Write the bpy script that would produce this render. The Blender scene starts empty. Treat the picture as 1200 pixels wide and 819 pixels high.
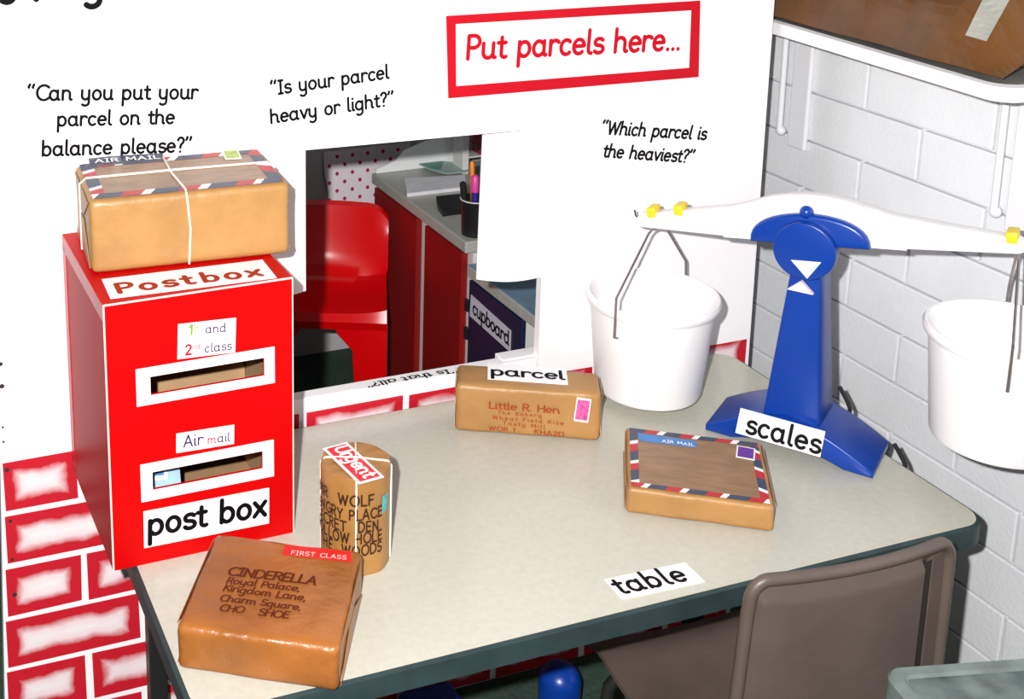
import bpy, bmesh, math, random
from mathutils import Vector, Matrix, noise

SC = bpy.context.scene
COL = SC.collection
random.seed(7)

# ------------------------------------------------------------------ camera
F_PX, YAW, PITCH, ROLL = 1506.0677, 0.31840, 0.22180, -0.0112
CAM = Vector((-0.3357, -1.2545, 1.0919))
PPX, PPY = 296.3986, 57.8499            # optical axis in the 1200 x 819 frame (the print is a crop of a larger picture)
_f = Vector((math.sin(YAW)*math.cos(PITCH), math.cos(YAW)*math.cos(PITCH), -math.sin(PITCH)))
_r = Vector((math.cos(YAW), -math.sin(YAW), 0)); _u = _r.cross(_f)
RX = _r*math.cos(ROLL) + _u*math.sin(ROLL)
UX = -_r*math.sin(ROLL) + _u*math.cos(ROLL)
cam_d = bpy.data.cameras.new('camera'); cam = bpy.data.objects.new('camera', cam_d); COL.objects.link(cam)
cam_d.sensor_fit = 'HORIZONTAL'; cam_d.sensor_width = 36.0
cam_d.lens = F_PX/1200*36.0
cam_d.shift_x = (600-PPX)/1200.0
cam_d.shift_y = -(409.5-PPY)/1200.0
cam_d.clip_start = 0.05; cam_d.clip_end = 50
cam.matrix_world = Matrix(((RX.x, UX.x, -_f.x, CAM.x), (RX.y, UX.y, -_f.y, CAM.y), (RX.z, UX.z, -_f.z, CAM.z), (0, 0, 0, 1)))
SC.camera = cam

# ------------------------------------------------------------------ light: the camera's flash, plus dim room light
FLASH_POWER = 265.0
fl_d = bpy.data.lights.new('camera_flash', 'POINT'); fl_d.energy = FLASH_POWER; fl_d.color = (1.0, 0.975, 0.955)
fl_d.shadow_soft_size = 0.014
fl = bpy.data.objects.new('camera_flash', fl_d); COL.objects.link(fl)
fl.location = CAM + RX*(-0.092) + UX*0.066 + _f*0.0
W = bpy.data.worlds.new('room_light'); SC.world = W; W.use_nodes = True
W.node_tree.nodes['Background'].inputs[0].default_value = (0.95, 0.97, 1.0, 1)
W.node_tree.nodes['Background'].inputs[1].default_value = 0.04
vs = SC.view_settings
vs.view_transform = 'Standard'; vs.look = 'None'; vs.gamma = 1.0; vs.use_curve_mapping = False
vs.exposure = 0.25

# ------------------------------------------------------------------ pixel -> point on a real plane
def ray(u, v):
    return RX*((u-PPX)/F_PX) + UX*(-(v-PPY)/F_PX) + _f
class Plane:
    """origin, x axis, y axis (up the lettering), outward normal"""
    def __init__(s, o, x, y):
        s.o = Vector(o); s.x = Vector(x).normalized(); s.n = s.x.cross(Vector(y)).normalized(); s.y = s.n.cross(s.x)
    def hit(s, px):
        d = ray(*px); t = (s.o-CAM).dot(s.n)/d.dot(s.n); p = CAM + d*t - s.o
        return (p.dot(s.x), p.dot(s.y))
    def at(s, a, b, h=0.0):
        return s.o + s.x*a + s.y*b + s.n*h
def at_z(u, v, z):
    d = ray(u, v); return CAM + d*((z-CAM.z)/d.z)
def at_x(u, v, x):
    d = ray(u, v); return CAM + d*((x-CAM.x)/d.x)
def at_y(u, v, y):
    d = ray(u, v); return CAM + d*((y-CAM.y)/d.y)

# ------------------------------------------------------------------ materials
MATS = {}
def mat(name, col, rough=0.6, var=0.0, scale=20.0, bump=0.0, bscale=None, spec=0.5, metal=0.0, coat=0.0, col2=None, stretch=None, detail=4.0):
    if name in MATS: return MATS[name]
    m = bpy.data.materials.new(name); m.use_nodes = True; nt = m.node_tree; b = nt.nodes['Principled BSDF']
    b.inputs['Base Color'].default_value = (*col, 1); b.inputs['Roughness'].default_value = rough
    b.inputs['Specular IOR Level'].default_value = spec; b.inputs['Metallic'].default_value = metal
    b.inputs['Coat Weight'].default_value = coat
    if var > 0 or bump > 0 or col2:
        tc = nt.nodes.new('ShaderNodeTexCoord'); src = tc.outputs['Object']
        if stretch:
            mp = nt.nodes.new('ShaderNodeMapping'); mp.inputs['Scale'].default_value = stretch
            nt.links.new(src, mp.inputs[0]); src = mp.outputs[0]
    if var > 0 or col2:
        n = nt.nodes.new('ShaderNodeTexNoise'); n.inputs['Scale'].default_value = scale; n.inputs['Detail'].default_value = detail
        nt.links.new(src, n.inputs['Vector'])
        r = nt.nodes.new('ShaderNodeValToRGB')
        c2 = col2 or tuple(c*(1-var) for c in col); c1 = col if col2 else tuple(min(1, c*(1+var*0.6)) for c in col)
        r.color_ramp.elements[0].position = 0.32; r.color_ramp.elements[1].position = 0.68
        r.color_ramp.elements[0].color = (*c2, 1); r.color_ramp.elements[1].color = (*c1, 1)
        nt.links.new(n.outputs['Fac'], r.inputs[0]); nt.links.new(r.outputs[0], b.inputs['Base Color'])
    if bump > 0:
        n2 = nt.nodes.new('ShaderNodeTexNoise'); n2.inputs['Scale'].default_value = bscale or scale; n2.inputs['Detail'].default_value = 5
        nt.links.new(src, n2.inputs['Vector'])
        bp = nt.nodes.new('ShaderNodeBump'); bp.inputs['Strength'].default_value = bump; bp.inputs['Distance'].default_value = 0.01
        nt.links.new(n2.outputs['Fac'], bp.inputs['Height']); nt.links.new(bp.outputs[0], b.inputs['Normal'])
    MATS[name] = m
    return m
M_WHITECARD = mat('white_card', (0.90, 0.875, 0.895), 0.6, 0.02, 6, 0.0)
M_PAPER = mat('white_paper', (0.88, 0.87, 0.885), 0.55, 0.02, 30)
M_INK = mat('black_ink', (0.004, 0.003, 0.005), 0.6, spec=0.08)
M_REDINK = mat('red_print', (0.50, 0.004, 0.016), 0.6, spec=0.1)
M_DKREDINK = mat('dark_red_print', (0.33, 0.010, 0.010), 0.6, spec=0.1)
M_REDCARD = mat('red_card', (0.52, 0.0015, 0.012), 0.5, 0.06, 12, spec=0.2)
M_POSTRED = mat('post_box_red', (0.49, 0.0006, 0.0012), 0.45, 0.03, 9, 0.0, spec=0.12)
M_KRAFTIN = mat('inner_cardboard', (0.36, 0.22, 0.11), 0.8, 0.1, 14)
M_EDGE = mat('worn_card_edge', (0.86, 0.62, 0.55), 0.7, 0.15, 60)
M_KRAFT = mat('brown_wrapping_paper', (0.385, 0.198, 0.062), 0.45, 0.16, 11, 0.25, 38)
M_KRAFTD = mat('brown_paper_orange', (0.285, 0.098, 0.020), 0.33, 0.28, 9, 0.55, 24)
M_KRAFTM = mat('brown_paper_golden', (0.34, 0.165, 0.045), 0.4, 0.16, 10, 0.4, 26)
M_LABELBROWN = mat('brown_address_label', (0.26, 0.142, 0.068), 0.35, 0.22, 24, 0.15, 60, stretch=(1, 3, 1))
M_STRING = mat('white_string', (0.86, 0.80, 0.70), 0.8, 0.1, 300)
M_NAVY = mat('navy_print', (0.035, 0.05, 0.09), 0.45)
M_STRIPERED = mat('stripe_red', (0.45, 0.015, 0.02), 0.45)
M_STRIPEWHITE = mat('stripe_white', (0.85, 0.80, 0.78), 0.45)
M_TABLE = mat('table_laminate', (0.495, 0.485, 0.41), 0.21, 0.05, 90, 0.0, spec=0.5)
M_TEAL = mat('table_edge_plastic', (0.022, 0.040, 0.042), 0.5, 0.2, 25, spec=0.4)
M_BLACK = mat('black_metal', (0.012, 0.012, 0.012), 0.45)
M_BLUE = mat('blue_plastic', (0.001, 0.040, 0.30), 0.32, 0.04, 8)
M_WHITEPL = mat('white_plastic', (0.86, 0.85, 0.86), 0.35, 0.01, 5)
M_YELLOW = mat('yellow_plastic', (0.85, 0.62, 0.02), 0.4, 0.05, 40)
M_WIRE = mat('steel_wire', (0.30, 0.26, 0.25), 0.35, metal=0.8)
M_HOOK = mat('dark_steel', (0.08, 0.06, 0.06), 0.4, metal=0.6)
M_PINKW = mat('pinkish_white', (0.88, 0.72, 0.80), 0.5)
M_BRICK = mat('white_painted_brick', (0.71, 0.73, 0.755), 0.5, 0.05, 7, 0.12, 140)
M_BRKPLATE = mat('white_enamel', (0.74, 0.74, 0.77), 0.4, 0.02, 10)
M_CHAIRBR = mat('brown_grey_plastic', (0.100, 0.075, 0.062), 0.42, 0.12, 14, 0.05, 120)
M_REDPL = mat('red_plastic', (0.70, 0.001, 0.003), 0.22, 0.03, 5)
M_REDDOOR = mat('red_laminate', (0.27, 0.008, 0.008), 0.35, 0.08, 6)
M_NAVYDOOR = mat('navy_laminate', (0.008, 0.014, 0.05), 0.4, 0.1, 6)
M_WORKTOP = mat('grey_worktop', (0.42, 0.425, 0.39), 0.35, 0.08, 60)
M_CARCASS = mat('white_melamine', (0.72, 0.72, 0.70), 0.45, 0.03, 12)
M_BLUETOP = mat('blue_worktop', (0.14, 0.24, 0.34), 0.4, 0.18, 30)
M_GREENTAB = mat('grey_green_marbled_top', (0.135, 0.175, 0.165), 0.3, 0.0, 22, 0.08, 40, col2=(0.03, 0.052, 0.05), detail=9)
M_GREENRIM = mat('grey_green_rim', (0.15, 0.19, 0.18), 0.4, 0.3, 24, 0.1, 60)
M_CARPET = mat('green_carpet', (0.030, 0.060, 0.042), 0.95, 0.35, 90, 0.3, 300)
M_BACK = mat('pale_wall_paint', (0.55, 0.54, 0.55), 0.7, 0.04, 4)
M_BROWNPAPER = mat('crumpled_brown_paper', (0.135, 0.054, 0.014), 0.42, 0.35, 7, 0.5, 18)
M_GREYTAPE = mat('grey_tape', (0.36, 0.36, 0.32), 0.4, 0.08, 30)
M_SHELFTOP = mat('grey_shelf_top', (0.20, 0.195, 0.175), 0.5, 0.2, 15)
M_DARKPL = mat('black_plastic', (0.012, 0.012, 0.014), 0.35)
M_PURPLE = mat('purple_ink', (0.045, 0.012, 0.08), 0.6, spec=0.1)
M_PINK = mat('pink_ink', (0.70, 0.10, 0.34), 0.5, 0.5, 170)
M_GREENINK = mat('green_ink', (0.16, 0.30, 0.02), 0.5)
M_TEALINK = mat('teal_ink', (0.08, 0.42, 0.40), 0.5, 0.4, 170)
M_LIME = mat('lime_ink', (0.36, 0.48, 0.09), 0.5, 0.3, 120)
M_SKYBLUE = mat('sky_blue_ink', (0.045, 0.20, 0.52), 0.45, 0.1, 60)
M_LETTERBLUE = mat('pale_blue_paper', (0.30, 0.46, 0.62), 0.5, 0.15, 40)
M_VIOLET = mat('violet_stamp_ink', (0.12, 0.025, 0.30), 0.5, 0.4, 160)
M_BROWNINK = mat('brown_ink', (0.30, 0.055, 0.02), 0.5, spec=0.1)
M_DARKBROWNINK = mat('dark_brown_ink', (0.09, 0.016, 0.006), 0.5, spec=0.1)
M_PENINK = mat('marker_ink', (0.045, 0.018, 0.010), 0.5, spec=0.1)
M_ORANGE = mat('orange_plastic', (0.85, 0.24, 0.01), 0.4)
M_MAGENTA = mat('magenta_plastic', (0.75, 0.06, 0.35), 0.4)
M_INDIGO = mat('indigo_plastic', (0.035, 0.02, 0.22), 0.4)
M_GREENSHEET = mat('green_sheet', (0.05, 0.24, 0.17), 0.4, 0.2, 20)
M_PALEGREEN = mat('pale_green_sheet', (0.34, 0.47, 0.44), 0.4, 0.1, 20)

def mat_sponged():
    """sponge-painted brick: solid red rim that fades in a soft, uneven way to whitish in the middle"""
    m = bpy.data.materials.new('sponge_painted_brick'); m.use_nodes = True; nt = m.node_tree; b = nt.nodes['Principled BSDF']
    b.inputs['Roughness'].default_value = 0.6
    def sep(name):
        u = nt.nodes.new('ShaderNodeUVMap'); u.uv_map = name
        s = nt.nodes.new('ShaderNodeSeparateXYZ'); nt.links.new(u.outputs[0], s.inputs[0]); return s
    def mn(a, c, op='MINIMUM'):
        k = nt.nodes.new('ShaderNodeMath'); k.operation = op
        for i, x in enumerate((a, c)):
            if isinstance(x, float): k.inputs[i].default_value = x
            else: nt.links.new(x, k.inputs[i])
        return k.outputs[0]
    s1, s2 = sep('near_edges'), sep('far_edges')
    d = mn(mn(s1.outputs[0], s1.outputs[1]), mn(s2.outputs[0], s2.outputs[1]))
    tc = nt.nodes.new('ShaderNodeTexCoord'); n = nt.nodes.new('ShaderNodeTexNoise'); n.inputs['Scale'].default_value = 26; n.inputs['Detail'].default_value = 6
    nt.links.new(tc.outputs['Object'], n.inputs['Vector'])
    dd = mn(d, mn(mn(n.outputs['Fac'], 0.5, 'SUBTRACT'), 0.022, 'MULTIPLY'), 'ADD')
    r = nt.nodes.new('ShaderNodeValToRGB'); e = r.color_ramp.elements
    e[0].position = 0.0; e[0].color = (0.52, 0.002, 0.016, 1); e[1].position = 1.0; e[1].color = (0.80, 0.78, 0.79, 1)
    a = r.color_ramp.elements.new(0.34); a.color = (0.50, 0.003, 0.016, 1)
    a = r.color_ramp.elements.new(0.62); a.color = (0.80, 0.62, 0.65, 1)
    nt.links.new(mn(dd, 21.0, 'MULTIPLY'), r.inputs[0]); nt.links.new(r.outputs[0], b.inputs['Base Color'])
    return m
M_SPONGE = mat_sponged()
def mat_dotted():
    m = bpy.data.materials.new('dotted_paper'); m.use_nodes = True; nt = m.node_tree; b = nt.nodes['Principled BSDF']; b.inputs['Roughness'].default_value = 0.6
    tc = nt.nodes.new('ShaderNodeTexCoord')
    def dots(ox, oy):
        mp = nt.nodes.new('ShaderNodeMapping'); mp.inputs['Scale'].default_value = (1/0.047, 1.0, 1/0.051); mp.inputs['Location'].default_value = (ox, 0, oy)
        nt.links.new(tc.outputs['Object'], mp.inputs[0])
        fr = nt.nodes.new('ShaderNodeVectorMath'); fr.operation = 'FRACTION'; nt.links.new(mp.outputs[0], fr.inputs[0])
        sb = nt.nodes.new('ShaderNodeVectorMath'); sb.operation = 'SUBTRACT'; sb.inputs[1].default_value = (0.5, 0, 0.5); nt.links.new(fr.outputs[0], sb.inputs[0])
        sx = nt.nodes.new('ShaderNodeSeparateXYZ'); nt.links.new(sb.outputs[0], sx.inputs[0])
        cx = nt.nodes.new('ShaderNodeCombineXYZ'); nt.links.new(sx.outputs[0], cx.inputs[0]); nt.links.new(sx.outputs[2], cx.inputs[1])
        ln = nt.nodes.new('ShaderNodeVectorMath'); ln.operation = 'LENGTH'; nt.links.new(cx.outputs[0], ln.inputs[0])
        lt = nt.nodes.new('ShaderNodeMath'); lt.operation = 'LESS_THAN'; lt.inputs[1].default_value = 0.115; nt.links.new(ln.outputs['Value'], lt.inputs[0])
        return lt.outputs[0]
    a = nt.nodes.new('ShaderNodeMath'); a.operation = 'MAXIMUM'
    nt.links.new(dots(0, 0), a.inputs[0]); nt.links.new(dots(0.5, 0.5), a.inputs[1])
    mx = nt.nodes.new('ShaderNodeMix'); mx.data_type = 'RGBA'; mx.inputs[6].default_value = (0.86, 0.80, 0.85, 1); mx.inputs[7].default_value = (0.50, 0.01, 0.06, 1)
    nt.links.new(a.outputs[0], mx.inputs[0]); nt.links.new(mx.outputs[2], b.inputs['Base Color'])
    return m
M_DOTTED = mat_dotted()

# ------------------------------------------------------------------ object helpers
ROOTM = {}
def root(name, label, cat, loc, rz=0.0, group=None):
    o = bpy.data.objects.new(name, None); COL.objects.link(o); o.empty_display_size = 0.05
    o.location = loc; o.rotation_euler = (0, 0, rz)
    ROOTM[o] = Matrix.Translation(Vector(loc)) @ Matrix.Rotation(rz, 4, 'Z')
    o['label'] = label; o['category'] = cat
    if group: o['group'] = group
    return o
def tag(o, label, cat, group=None):
    o['label'] = label; o['category'] = cat
    if group: o['group'] = group
    return o
def obj(name, bm, mats, parent=None, smooth=False, local=False, label=None):
    """bm holds world coordinates unless local=True; linked as ONE mesh object under parent"""
    if parent is not None and not local:
        bm.transform(ROOTM[parent].inverted())
    me = bpy.data.meshes.new(name); bm.normal_update(); bm.to_mesh(me); bm.free()
    for m in (mats if isinstance(mats, (list, tuple)) else [mats]): me.materials.append(m)
    if smooth:
        for p in me.polygons: p.use_smooth = True
        me.set_sharp_from_angle(angle=math.radians(40))
    o = bpy.data.objects.new(name, me); COL.objects.link(o)
    if parent is not None:
        o.parent = parent; ROOTM[o] = ROOTM[parent]
    else: ROOTM[o] = Matrix.Identity(4)
    if label: o['label'] = label
    return o
def centre_origin(o):
    """put a top-level mesh's origin at the middle of its base"""
    vs_ = [v.co for v in o.data.vertices]
    c = Vector(((min(v.x for v in vs_)+max(v.x for v in vs_))/2, (min(v.y for v in vs_)+max(v.y for v in vs_))/2, min(v.z for v in vs_)))
    o.data.transform(Matrix.Translation(-c)); o.location = c; ROOTM[o] = Matrix.Translation(c); return o
def struct(o): o['kind'] = 'structure'; return o

def add_box(bm, c, s, rot=None, bev=0.0, seg=2, mi=0):
    r = bmesh.ops.create_cube(bm, size=1.0); vv = r['verts']
    for v in vv: v.co = Vector((v.co.x*s[0], v.co.y*s[1], v.co.z*s[2]))
    if bev > 0:
        ed = list({e for v in vv for e in v.link_edges})
        rr = bmesh.ops.bevel(bm, geom=ed, offset=bev, segments=seg, profile=0.5, affect='EDGES', clamp_overlap=True)
        vv = list({v for f in rr['faces'] for v in f.verts} | {v for v in vv if v.is_valid})
    fs = {f for v in vv for f in v.link_faces}
    for f in fs: f.material_index = mi
    M = Matrix.Translation(Vector(c)) @ (rot.to_4x4() if rot else Matrix.Identity(4))
    for v in vv: v.co = M @ v.co
    return vv
def box_bm(c, s, rot=None, bev=0.0, seg=2):
    bm = bmesh.new(); add_box(bm, c, s, rot, bev, seg); return bm
def add_tube(bm, pts, r, n=8, closed=False, cap=True):
    pts = [Vector(p) for p in pts]; N = len(pts); rings = []; prev = None
    for i, p in enumerate(pts):
        if closed: t = (pts[(i+1) % N]-pts[i-1])
        else: t = (pts[min(i+1, N-1)]-pts[max(i-1, 0)])
        t.normalize()
        if prev is None:
            a = Vector((0, 0, 1)) if abs(t.z) < 0.9 else Vector((1, 0, 0)); a = (a - t*a.dot(t)).normalized()
        else:
            a = (prev - t*prev.dot(t)).normalized()
        prev = a; b = t.cross(a); rr = r[i] if isinstance(r, (list, tuple)) else r
        rings.append([bm.verts.new(p + (a*math.cos(2*math.pi*k/n) + b*math.sin(2*math.pi*k/n))*rr) for k in range(n)])
    for i in range(N if closed else N-1):
        A, B = rings[i], rings[(i+1) % N]
        for k in range(n): bm.faces.new((A[k], A[(k+1) % n], B[(k+1) % n], B[k]))
    if not closed and cap:
        bm.faces.new(rings[0][::-1]); bm.faces.new(rings[-1])
def tube_bm(pts, r, n=8, closed=False):
    bm = bmesh.new(); add_tube(bm, pts, r, n, closed); return bm
def add_lathe(bm, prof, c=(0, 0, 0), n=64, sx=None):
    rings = []
    for r, z in prof:
        if r < 1e-6: rings.append([bm.verts.new((c[0], c[1], c[2]+z))])
        else:
            rings.append([bm.verts.new((c[0]+r*math.cos(2*math.pi*k/n), c[1]+r*math.sin(2*math.pi*k/n), c[2]+z)) for k in range(n)])
    for A, B in zip(rings, rings[1:]):
        for k in range(n):
            k2 = (k+1) % n
            if len(A) == 1 and len(B) > 1: bm.faces.new((A[0], B[k2], B[k]))
            elif len(B) == 1 and len(A) > 1: bm.faces.new((A[k], A[k2], B[0]))
            elif len(A) > 1: bm.faces.new((A[k], A[k2], B[k2], B[k]))
def add_prism(bm, outline, y0, y1, M=None, bev=0.0):
    """outline in (x, z); extruded along y"""
    M = M or Matrix.Identity(4)
    a = [bm.verts.new(M @ Vector((x, y0, z))) for x, z in outline]; b = [bm.verts.new(M @ Vector((x, y1, z))) for x, z in outline]
    n = len(outline); fs = [bm.faces.new(a), bm.faces.new(b[::-1])]
    for i in range(n): fs.append(bm.faces.new((a[(i+1) % n], a[i], b[i], b[(i+1) % n])))
    bmesh.ops.recalc_face_normals(bm, faces=fs)
    if bev > 0:
        ed = list({e for f in fs[:2] for e in f.edges})
        bmesh.ops.bevel(bm, geom=ed, offset=bev, segments=3, profile=0.5, affect='EDGES', clamp_overlap=True)
def add_poly(bm, plane, pts, h0, h1, mi=0):
    """a flat sheet: polygon pts (in-plane) from height h0 to h1 above the plane"""
    a = [bm.verts.new(plane.at(x, y, h0)) for x, y in pts]; b = [bm.verts.new(plane.at(x, y, h1)) for x, y in pts]
    n = len(pts); fs = [bm.faces.new(b), bm.faces.new(a[::-1])]
    for i in range(n): fs.append(bm.faces.new((a[i], a[(i+1) % n], b[(i+1) % n], b[i])))
    bmesh.ops.recalc_face_normals(bm, faces=fs)
    for f in fs: f.material_index = mi
def rrect(w, h, r, n=6):
    out = []
    for cx, cy, a0 in ((w/2-r, h/2-r, 0), (-w/2+r, h/2-r, 90), (-w/2+r, -h/2+r, 180), (w/2-r, -h/2+r, 270)):
        for k in range(n+1):
            a = math.radians(a0+90*k/n); out.append((cx+r*math.cos(a), cy+r*math.sin(a)))
    return out
def plate_with_holes(bm, x0, x1, z0, z1, holes, y0, y1, plane=None):
    """upright sheet with rectangular openings; front at y0"""
    P = (lambda x, y, z: Vector((x, y, z))) if plane is None else (lambda x, y, z: plane.at(x, z, -y))
    xs = sorted({x0, x1} | {h[0] for h in holes} | {h[1] for h in holes}); zs = sorted({z0, z1} | {h[2] for h in holes} | {h[3] for h in holes})
    def solid(i, j):
        if i < 0 or j < 0 or i >= len(xs)-1 or j >= len(zs)-1: return False
        cx, cz = (xs[i]+xs[i+1])/2, (zs[j]+zs[j+1])/2
        return not any(h[0] < cx < h[1] and h[2] < cz < h[3] for h in holes)
    V = {}
    def v(i, j, k):
        if (i, j, k) not in V: V[(i, j, k)] = bm.verts.new(P(xs[i], y1 if k else y0, zs[j]))
        return V[(i, j, k)]
    for i in range(len(xs)-1):
        for j in range(len(zs)-1):
            if not solid(i, j): continue
            bm.faces.new((v(i, j, 0), v(i+1, j, 0), v(i+1, j+1, 0), v(i, j+1, 0)))
            bm.faces.new((v(i, j, 1), v(i, j+1, 1), v(i+1, j+1, 1), v(i+1, j, 1)))
            if not solid(i-1, j): bm.faces.new((v(i, j, 0), v(i, j+1, 0), v(i, j+1, 1), v(i, j, 1)))
            if not solid(i+1, j): bm.faces.new((v(i+1, j, 0), v(i+1, j, 1), v(i+1, j+1, 1), v(i+1, j+1, 0)))
            if not solid(i, j-1): bm.faces.new((v(i, j, 0), v(i, j, 1), v(i+1, j, 1), v(i+1, j, 0)))
            if not solid(i, j+1): bm.faces.new((v(i, j+1, 0), v(i+1, j+1, 0), v(i+1, j+1, 1), v(i, j+1, 1)))
    bmesh.ops.recalc_face_normals(bm, faces=bm.faces[:])

# ------------------------------------------------------------------ lettering: a rounded school hand drawn as pen strokes
def A(cx, cy, rx, ry, a0, a1, n=14):
    return [(cx+rx*math.cos(math.radians(a0+(a1-a0)*k/n)), cy+ry*math.sin(math.radians(a0+(a1-a0)*k/n))) for k in range(n+1)]
def flick(x): return [(x, 0.18), (x+0.03, 0.07), (x+0.10, 0.01), (x+0.17, 0.03)]
G = {}
def g(ch, adv, *st): G[ch] = (adv, st)
bowl = A(0.44, 0.5, 0.40, 0.5, 40, 320, 20)
g('a', 1.22, [(0.84, 0.80)] + A(0.43, 0.5, 0.40, 0.5, 45, 315, 20) + [(0.84, 0.22)], [(0.84, 1.0)] + flick(0.84))
g('b', 1.12, [(0.08, 1.62), (0.08, 0.0)], [(0.08, 0.72)] + A(0.47, 0.5, 0.40, 0.5, 140, -140, 20) + [(0.08, 0.22)])
g('c', 0.98, A(0.46, 0.5, 0.41, 0.5, 48, 312, 18))
g('d', 1.22, [(0.84, 0.80)] + A(0.43, 0.5, 0.40, 0.5, 45, 315, 20) + [(0.84, 0.22)], [(0.84, 1.62)] + flick(0.84))
g('e', 1.08, [(0.08, 0.52), (0.86, 0.54)] + A(0.46, 0.5, 0.41, 0.5, 6, 312, 20))
g('f', 0.80, A(0.52, 1.32, 0.28, 0.30, 40, 180, 8) + [(0.24, 0.0)], [(0.0, 0.95), (0.58, 0.95)])
g('g', 1.15, [(0.84, 0.80)] + A(0.43, 0.5, 0.40, 0.5, 45, 315, 20) + [(0.84, 0.22)], [(0.84, 1.0), (0.84, -0.30)] + A(0.45, -0.30, 0.39, 0.34, 0, -140, 10))
g('h', 1.15, [(0.08, 1.62), (0.08, 0.0)], [(0.08, 0.62)] + A(0.45, 0.62, 0.37, 0.38, 165, 0, 12) + flick(0.82))
g('i', 0.42, [(0.10, 1.0)] + flick(0.10), [(0.10, 1.42), (0.10, 1.45)])
g('k', 1.0, [(0.08, 1.62), (0.08, 0.0)], [(0.72, 1.0), (0.12, 0.46)], [(0.30, 0.60), (0.80, 0.0)])
g('l', 0.48, [(0.10, 1.62), (0.10, 0.25)] + A(0.32, 0.24, 0.22, 0.24, 180, 275, 6))
g('m', 1.72, [(0.08, 1.0), (0.08, 0.0)], [(0.08, 0.62)] + A(0.41, 0.64, 0.32, 0.36, 165, 0, 10) + [(0.73, 0.0)], [(0.73, 0.62)] + A(1.06, 0.64, 0.32, 0.36, 165, 0, 10) + flick(1.38))
g('n', 1.15, [(0.08, 1.0), (0.08, 0.0)], [(0.08, 0.62)] + A(0.45, 0.62, 0.37, 0.38, 165, 0, 12) + flick(0.82))
g('o', 1.10, A(0.46, 0.5, 0.41, 0.5, 90, 450, 24))
g('p', 1.12, [(0.08, 1.0), (0.08, -0.66)], [(0.08, 0.72)] + A(0.47, 0.5, 0.40, 0.5, 140, -140, 20) + [(0.08, 0.22)])
g('q', 1.15, [(0.84, 0.80)] + A(0.43, 0.5, 0.40, 0.5, 45, 315, 20) + [(0.84, 0.22)], [(0.84, 1.0), (0.84, -0.64)])
g('r', 0.82, [(0.08, 1.0), (0.08, 0.0)], [(0.08, 0.60)] + A(0.44, 0.58, 0.36, 0.42, 165, 45, 10))
g('s', 0.88, A(0.42, 0.75, 0.33, 0.25, 35, 230, 10) + A(0.40, 0.26, 0.36, 0.26, 70, -150, 14))
g('t', 0.72, [(0.26, 1.36), (0.26, 0.26)] + A(0.50, 0.25, 0.24, 0.25, 180, 300, 8), [(0.0, 1.0), (0.56, 1.0)])
g('u', 1.16, [(0.08, 1.0), (0.08, 0.40)] + A(0.45, 0.40, 0.37, 0.40, 180, 345, 12), [(0.82, 1.0)] + flick(0.82))
g('v', 0.98, [(0.04, 1.0), (0.43, 0.0), (0.82, 1.0)])
g('w', 1.45, [(0.04, 1.0), (0.33, 0.0), (0.65, 0.95), (0.97, 0.0), (1.27, 1.0)])
g('x', 0.98, [(0.04, 1.0), (0.80, 0.0)], [(0.78, 1.0), (0.04, 0.0)])
g('y', 1.12, [(0.08, 1.0), (0.08, 0.42)] + A(0.45, 0.42, 0.37, 0.40, 180, 345, 12), [(0.82, 1.0), (0.82, -0.30)] + A(0.44, -0.30, 0.38, 0.34, 0, -140, 10))
g('.', 0.40, [(0.12, 0.0), (0.12, 0.02)])
g(',', 0.40, [(0.16, 0.02), (0.04, -0.26)])
g('?', 0.86, A(0.36, 1.24, 0.32, 0.36, 170, -60, 14) + [(0.36, 0.72), (0.34, 0.46)], [(0.34, 0.0), (0.34, 0.02)])
g('\u201c', 0.84, [(0.20, 1.64), (0.08, 1.40), (0.10, 1.32)], [(0.62, 1.64), (0.50, 1.40), (0.52, 1.32)])
g('\u201d', 0.84, [(0.14, 1.64), (0.18, 1.56), (0.06, 1.32)], [(0.56, 1.64), (0.60, 1.56), (0.48, 1.32)])
g(' ', 0.74)
g('A', 1.25, [(0.02, 0.0), (0.56, 1.55), (1.10, 0.0)], [(0.22, 0.50), (0.90, 0.50)])
g('B', 1.12, [(0.08, 0.0), (0.08, 1.55)] + A(0.46, 1.18, 0.40, 0.37, 90, -90, 10) + [(0.08, 0.80)], [(0.46, 0.80)] + A(0.48, 0.40, 0.46, 0.40, 90, -90, 10) + [(0.08, 0.0)])
g('C', 1.30, A(0.76, 0.78, 0.70, 0.78, 45, 315, 22))
g('D', 1.30, [(0.08, 0.0), (0.08, 1.55), (0.40, 1.55)] + A(0.42, 0.775, 0.70, 0.775, 90, -90, 16) + [(0.08, 0.0)])
g('E', 1.02, [(0.86, 1.55), (0.08, 1.55), (0.08, 0.0), (0.88, 0.0)], [(0.08, 0.80), (0.74, 0.80)])
g('F', 0.98, [(0.86, 1.55), (0.08, 1.55), (0.08, 0.0)], [(0.08, 0.80), (0.70, 0.80)])
g('G', 1.35, A(0.74, 0.78, 0.68, 0.78, 48, 340, 22) + [(1.38*0.98, 0.70), (0.84, 0.70)])
g('H', 1.25, [(0.08, 0.0), (0.08, 1.55)], [(1.02, 0.0), (1.02, 1.55)], [(0.08, 0.80), (1.02, 0.80)])
g('I', 0.72, [(0.30, 0.0), (0.30, 1.55)], [(0.06, 1.55), (0.54, 1.55)], [(0.06, 0.0), (0.54, 0.0)])
g('K', 1.10, [(0.08, 0.0), (0.08, 1.55)], [(0.88, 1.55), (0.10, 0.70)], [(0.34, 0.94), (0.94, 0.0)])
g('L', 0.98, [(0.08, 1.55), (0.08, 0.0), (0.84, 0.0)])
g('M', 1.52, [(0.06, 0.0), (0.14, 1.55), (0.68, 0.40), (1.22, 1.55), (1.30, 0.0)])
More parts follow.
